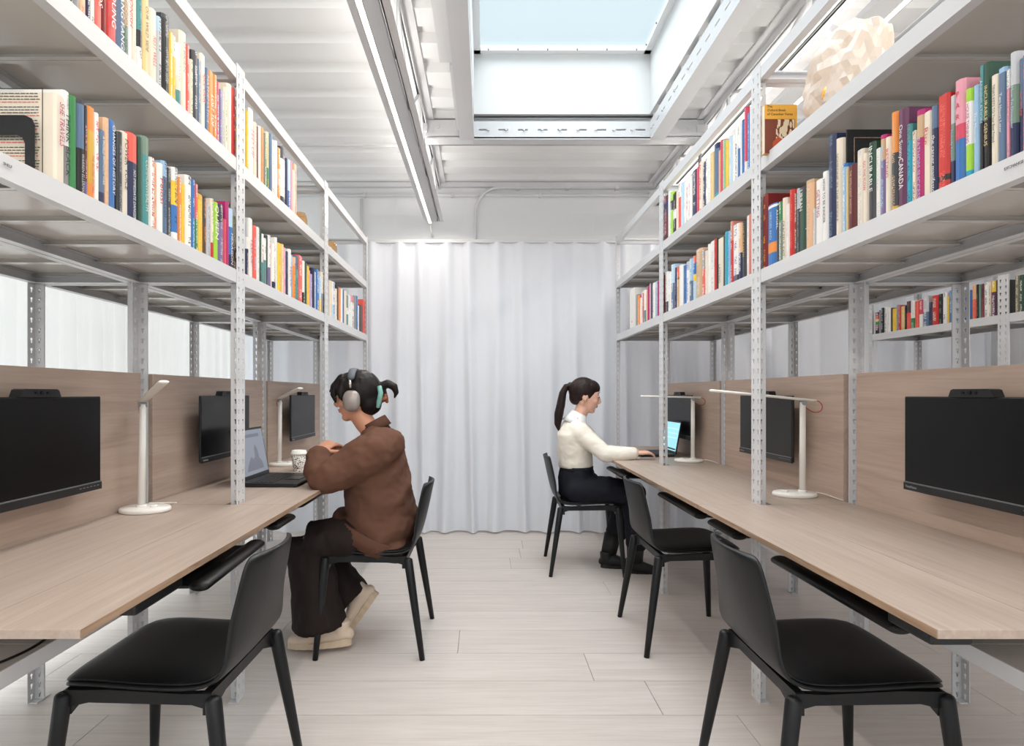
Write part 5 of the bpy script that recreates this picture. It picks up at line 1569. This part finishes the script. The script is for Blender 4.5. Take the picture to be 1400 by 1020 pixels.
hm.tube([P(788, 532, Yd), P(781, 526.5, Yd), P(774, 528, Yd), P(769.5, 537, Yd), P(767, 552, Yd), P(764, 566, Yd), P(762.5, 580, Yd), P(764, 590, Yd)], [.024, .017, .018, .024, .028, .030, .022, .004], n=16, caps='round', ry=[.026, .018, .02, .028, .034, .034, .024, .005])
remesh(hm, .005, M_hair2, 'hair', pb, 3, disp=folds(26, .0018, 2, (1, 3, .5)))
wpart('hair_tie', MB().tube([P(782.5, 527, Yd), P(779.5, 526.5, Yd)], .0195, n=14, caps='round'), M_bplast, pb)
wpart('earring', MB().tube([T(-.006+.009*math.cos(a), -.076, -.047+.011*math.sin(a)) for a in [i*2*PI/14 for i in range(14)]], .0016, n=6, closed=True), gm, pb)
sw = MB()
sw.tube([P(788.5, 572, Yd), P(786, 582, Yd), P(784.5, 594, Yd), P(785, 612, Yd), P(786.5, 626, Yd), P(787, 638, Yd)], [.056, .086, .108, .112, .110, .108], n=28, ry=[.066, .13, .172, .158, .146, .144], ref=(1, 0, 0), caps=True)
sw.tube([P(797, 598, Yd), P(800, 610, Yd)], [.062, .050], n=16, ry=[.11, .10], ref=(1, 0, 0), caps='round')
for s_, e_, w_, yy in ((sA, eA, wA, -1), (sB, eB, wB, 1)):
    sw.tube([s_+Vector((-.02, -yy*.05, .01)), s_, s_.lerp(e_, .5), e_], [.066, .064, .054, .047], n=20, caps='round')
    sw.tube([e_, e_.lerp(w_, .5), e_.lerp(w_, .90)], [.047, .042, .037], n=18, caps='round')
remesh(sw, .0085, M_sww, 'sweater', pb, 5, disp=lambda co: folds(8, .0075, 6, (1, .8, 1))(co)+folds(18, .003, 9, (1.2, 1, 1.8))(co))
cm_ = mat('white_cotton', srgb(240, 240, 240), .7)
wpart('collar', MB().tube([P(792, 565, Yd), P(789, 571, Yd), P(785.5, 580, Yd)], [.054, .066, .088], n=28, ry=[.054, .072, .120], ref=(1, 0, 0), caps=True), cm_, pb)
wpart('waistband', MB().tube([P(788, 636.5, Yd), P(788, 644, Yd)], [.109, .110], n=32, ry=[.146, .150], ref=(1, 0, 0), caps=True), M_trk, pb)
tr = MB()
tr.tube([P(788, 640, Yd), P(788, 655, Yd), P(789, 671, Yd), P(790, 678, Yd)], [.106, .118, .124, .10], n=24, ry=[.145, .165, .178, .16], ref=(1, 0, 0), caps=True)
def legtube(q, r0, ry0): tr.tube(q, r0, n=22, ry=ry0, ref=(0, 1, 0), caps='round')
legtube([nA[0], nA[1], nA[2]], [.092, .086, .074], [.088, .082, .074]); legtube([nA[2], nA[3], P(870, 742, 3.86)], [.074, .068, .066], [.074, .068, .066])
legtube([nB[0], nB[1], nB[2]], [.092, .086, .074], [.088, .082, .074]); legtube([nB[2], nB[3], P(842, 730, 4.03)], [.074, .068, .066], [.074, .068, .066])
remesh(tr, .010, M_trk, 'trousers', pb, 4, disp=lambda co: folds(7, .009, 3, (1, 1, .8))(co)+folds(16, .004, 4)(co))
wpart('belt_bow', MB().tube(smooth_path([P(808, 646, Yd-.06), P(815, 651, Yd-.07), P(819, 659, Yd-.06), P(813, 660, Yd-.05), P(809, 652, Yd-.05)], 4), .010, n=10, caps='round', ry=[.02]*17), M_trk, pb)
shoe(P(858, 786, 3.86), P(900, 786, 3.86), (0, 0, 1), .046, M_boot, M_boot, pb, 'boot'); shoe(P(822, 776.5, 3.98), P(866, 777.5, 3.97), (0, 0, 1), .046, M_boot, M_boot, pb, 'boot')
bs = MB().tube([P(868, 768, 3.86), P(869, 742, 3.86)], [.050, .056], n=18, caps=True).tube([P(832, 757, 3.99), P(838, 730, 4.01)], [.050, .056], n=18, caps=True)
wpart('boot_shaft', bs, M_boot, pb)
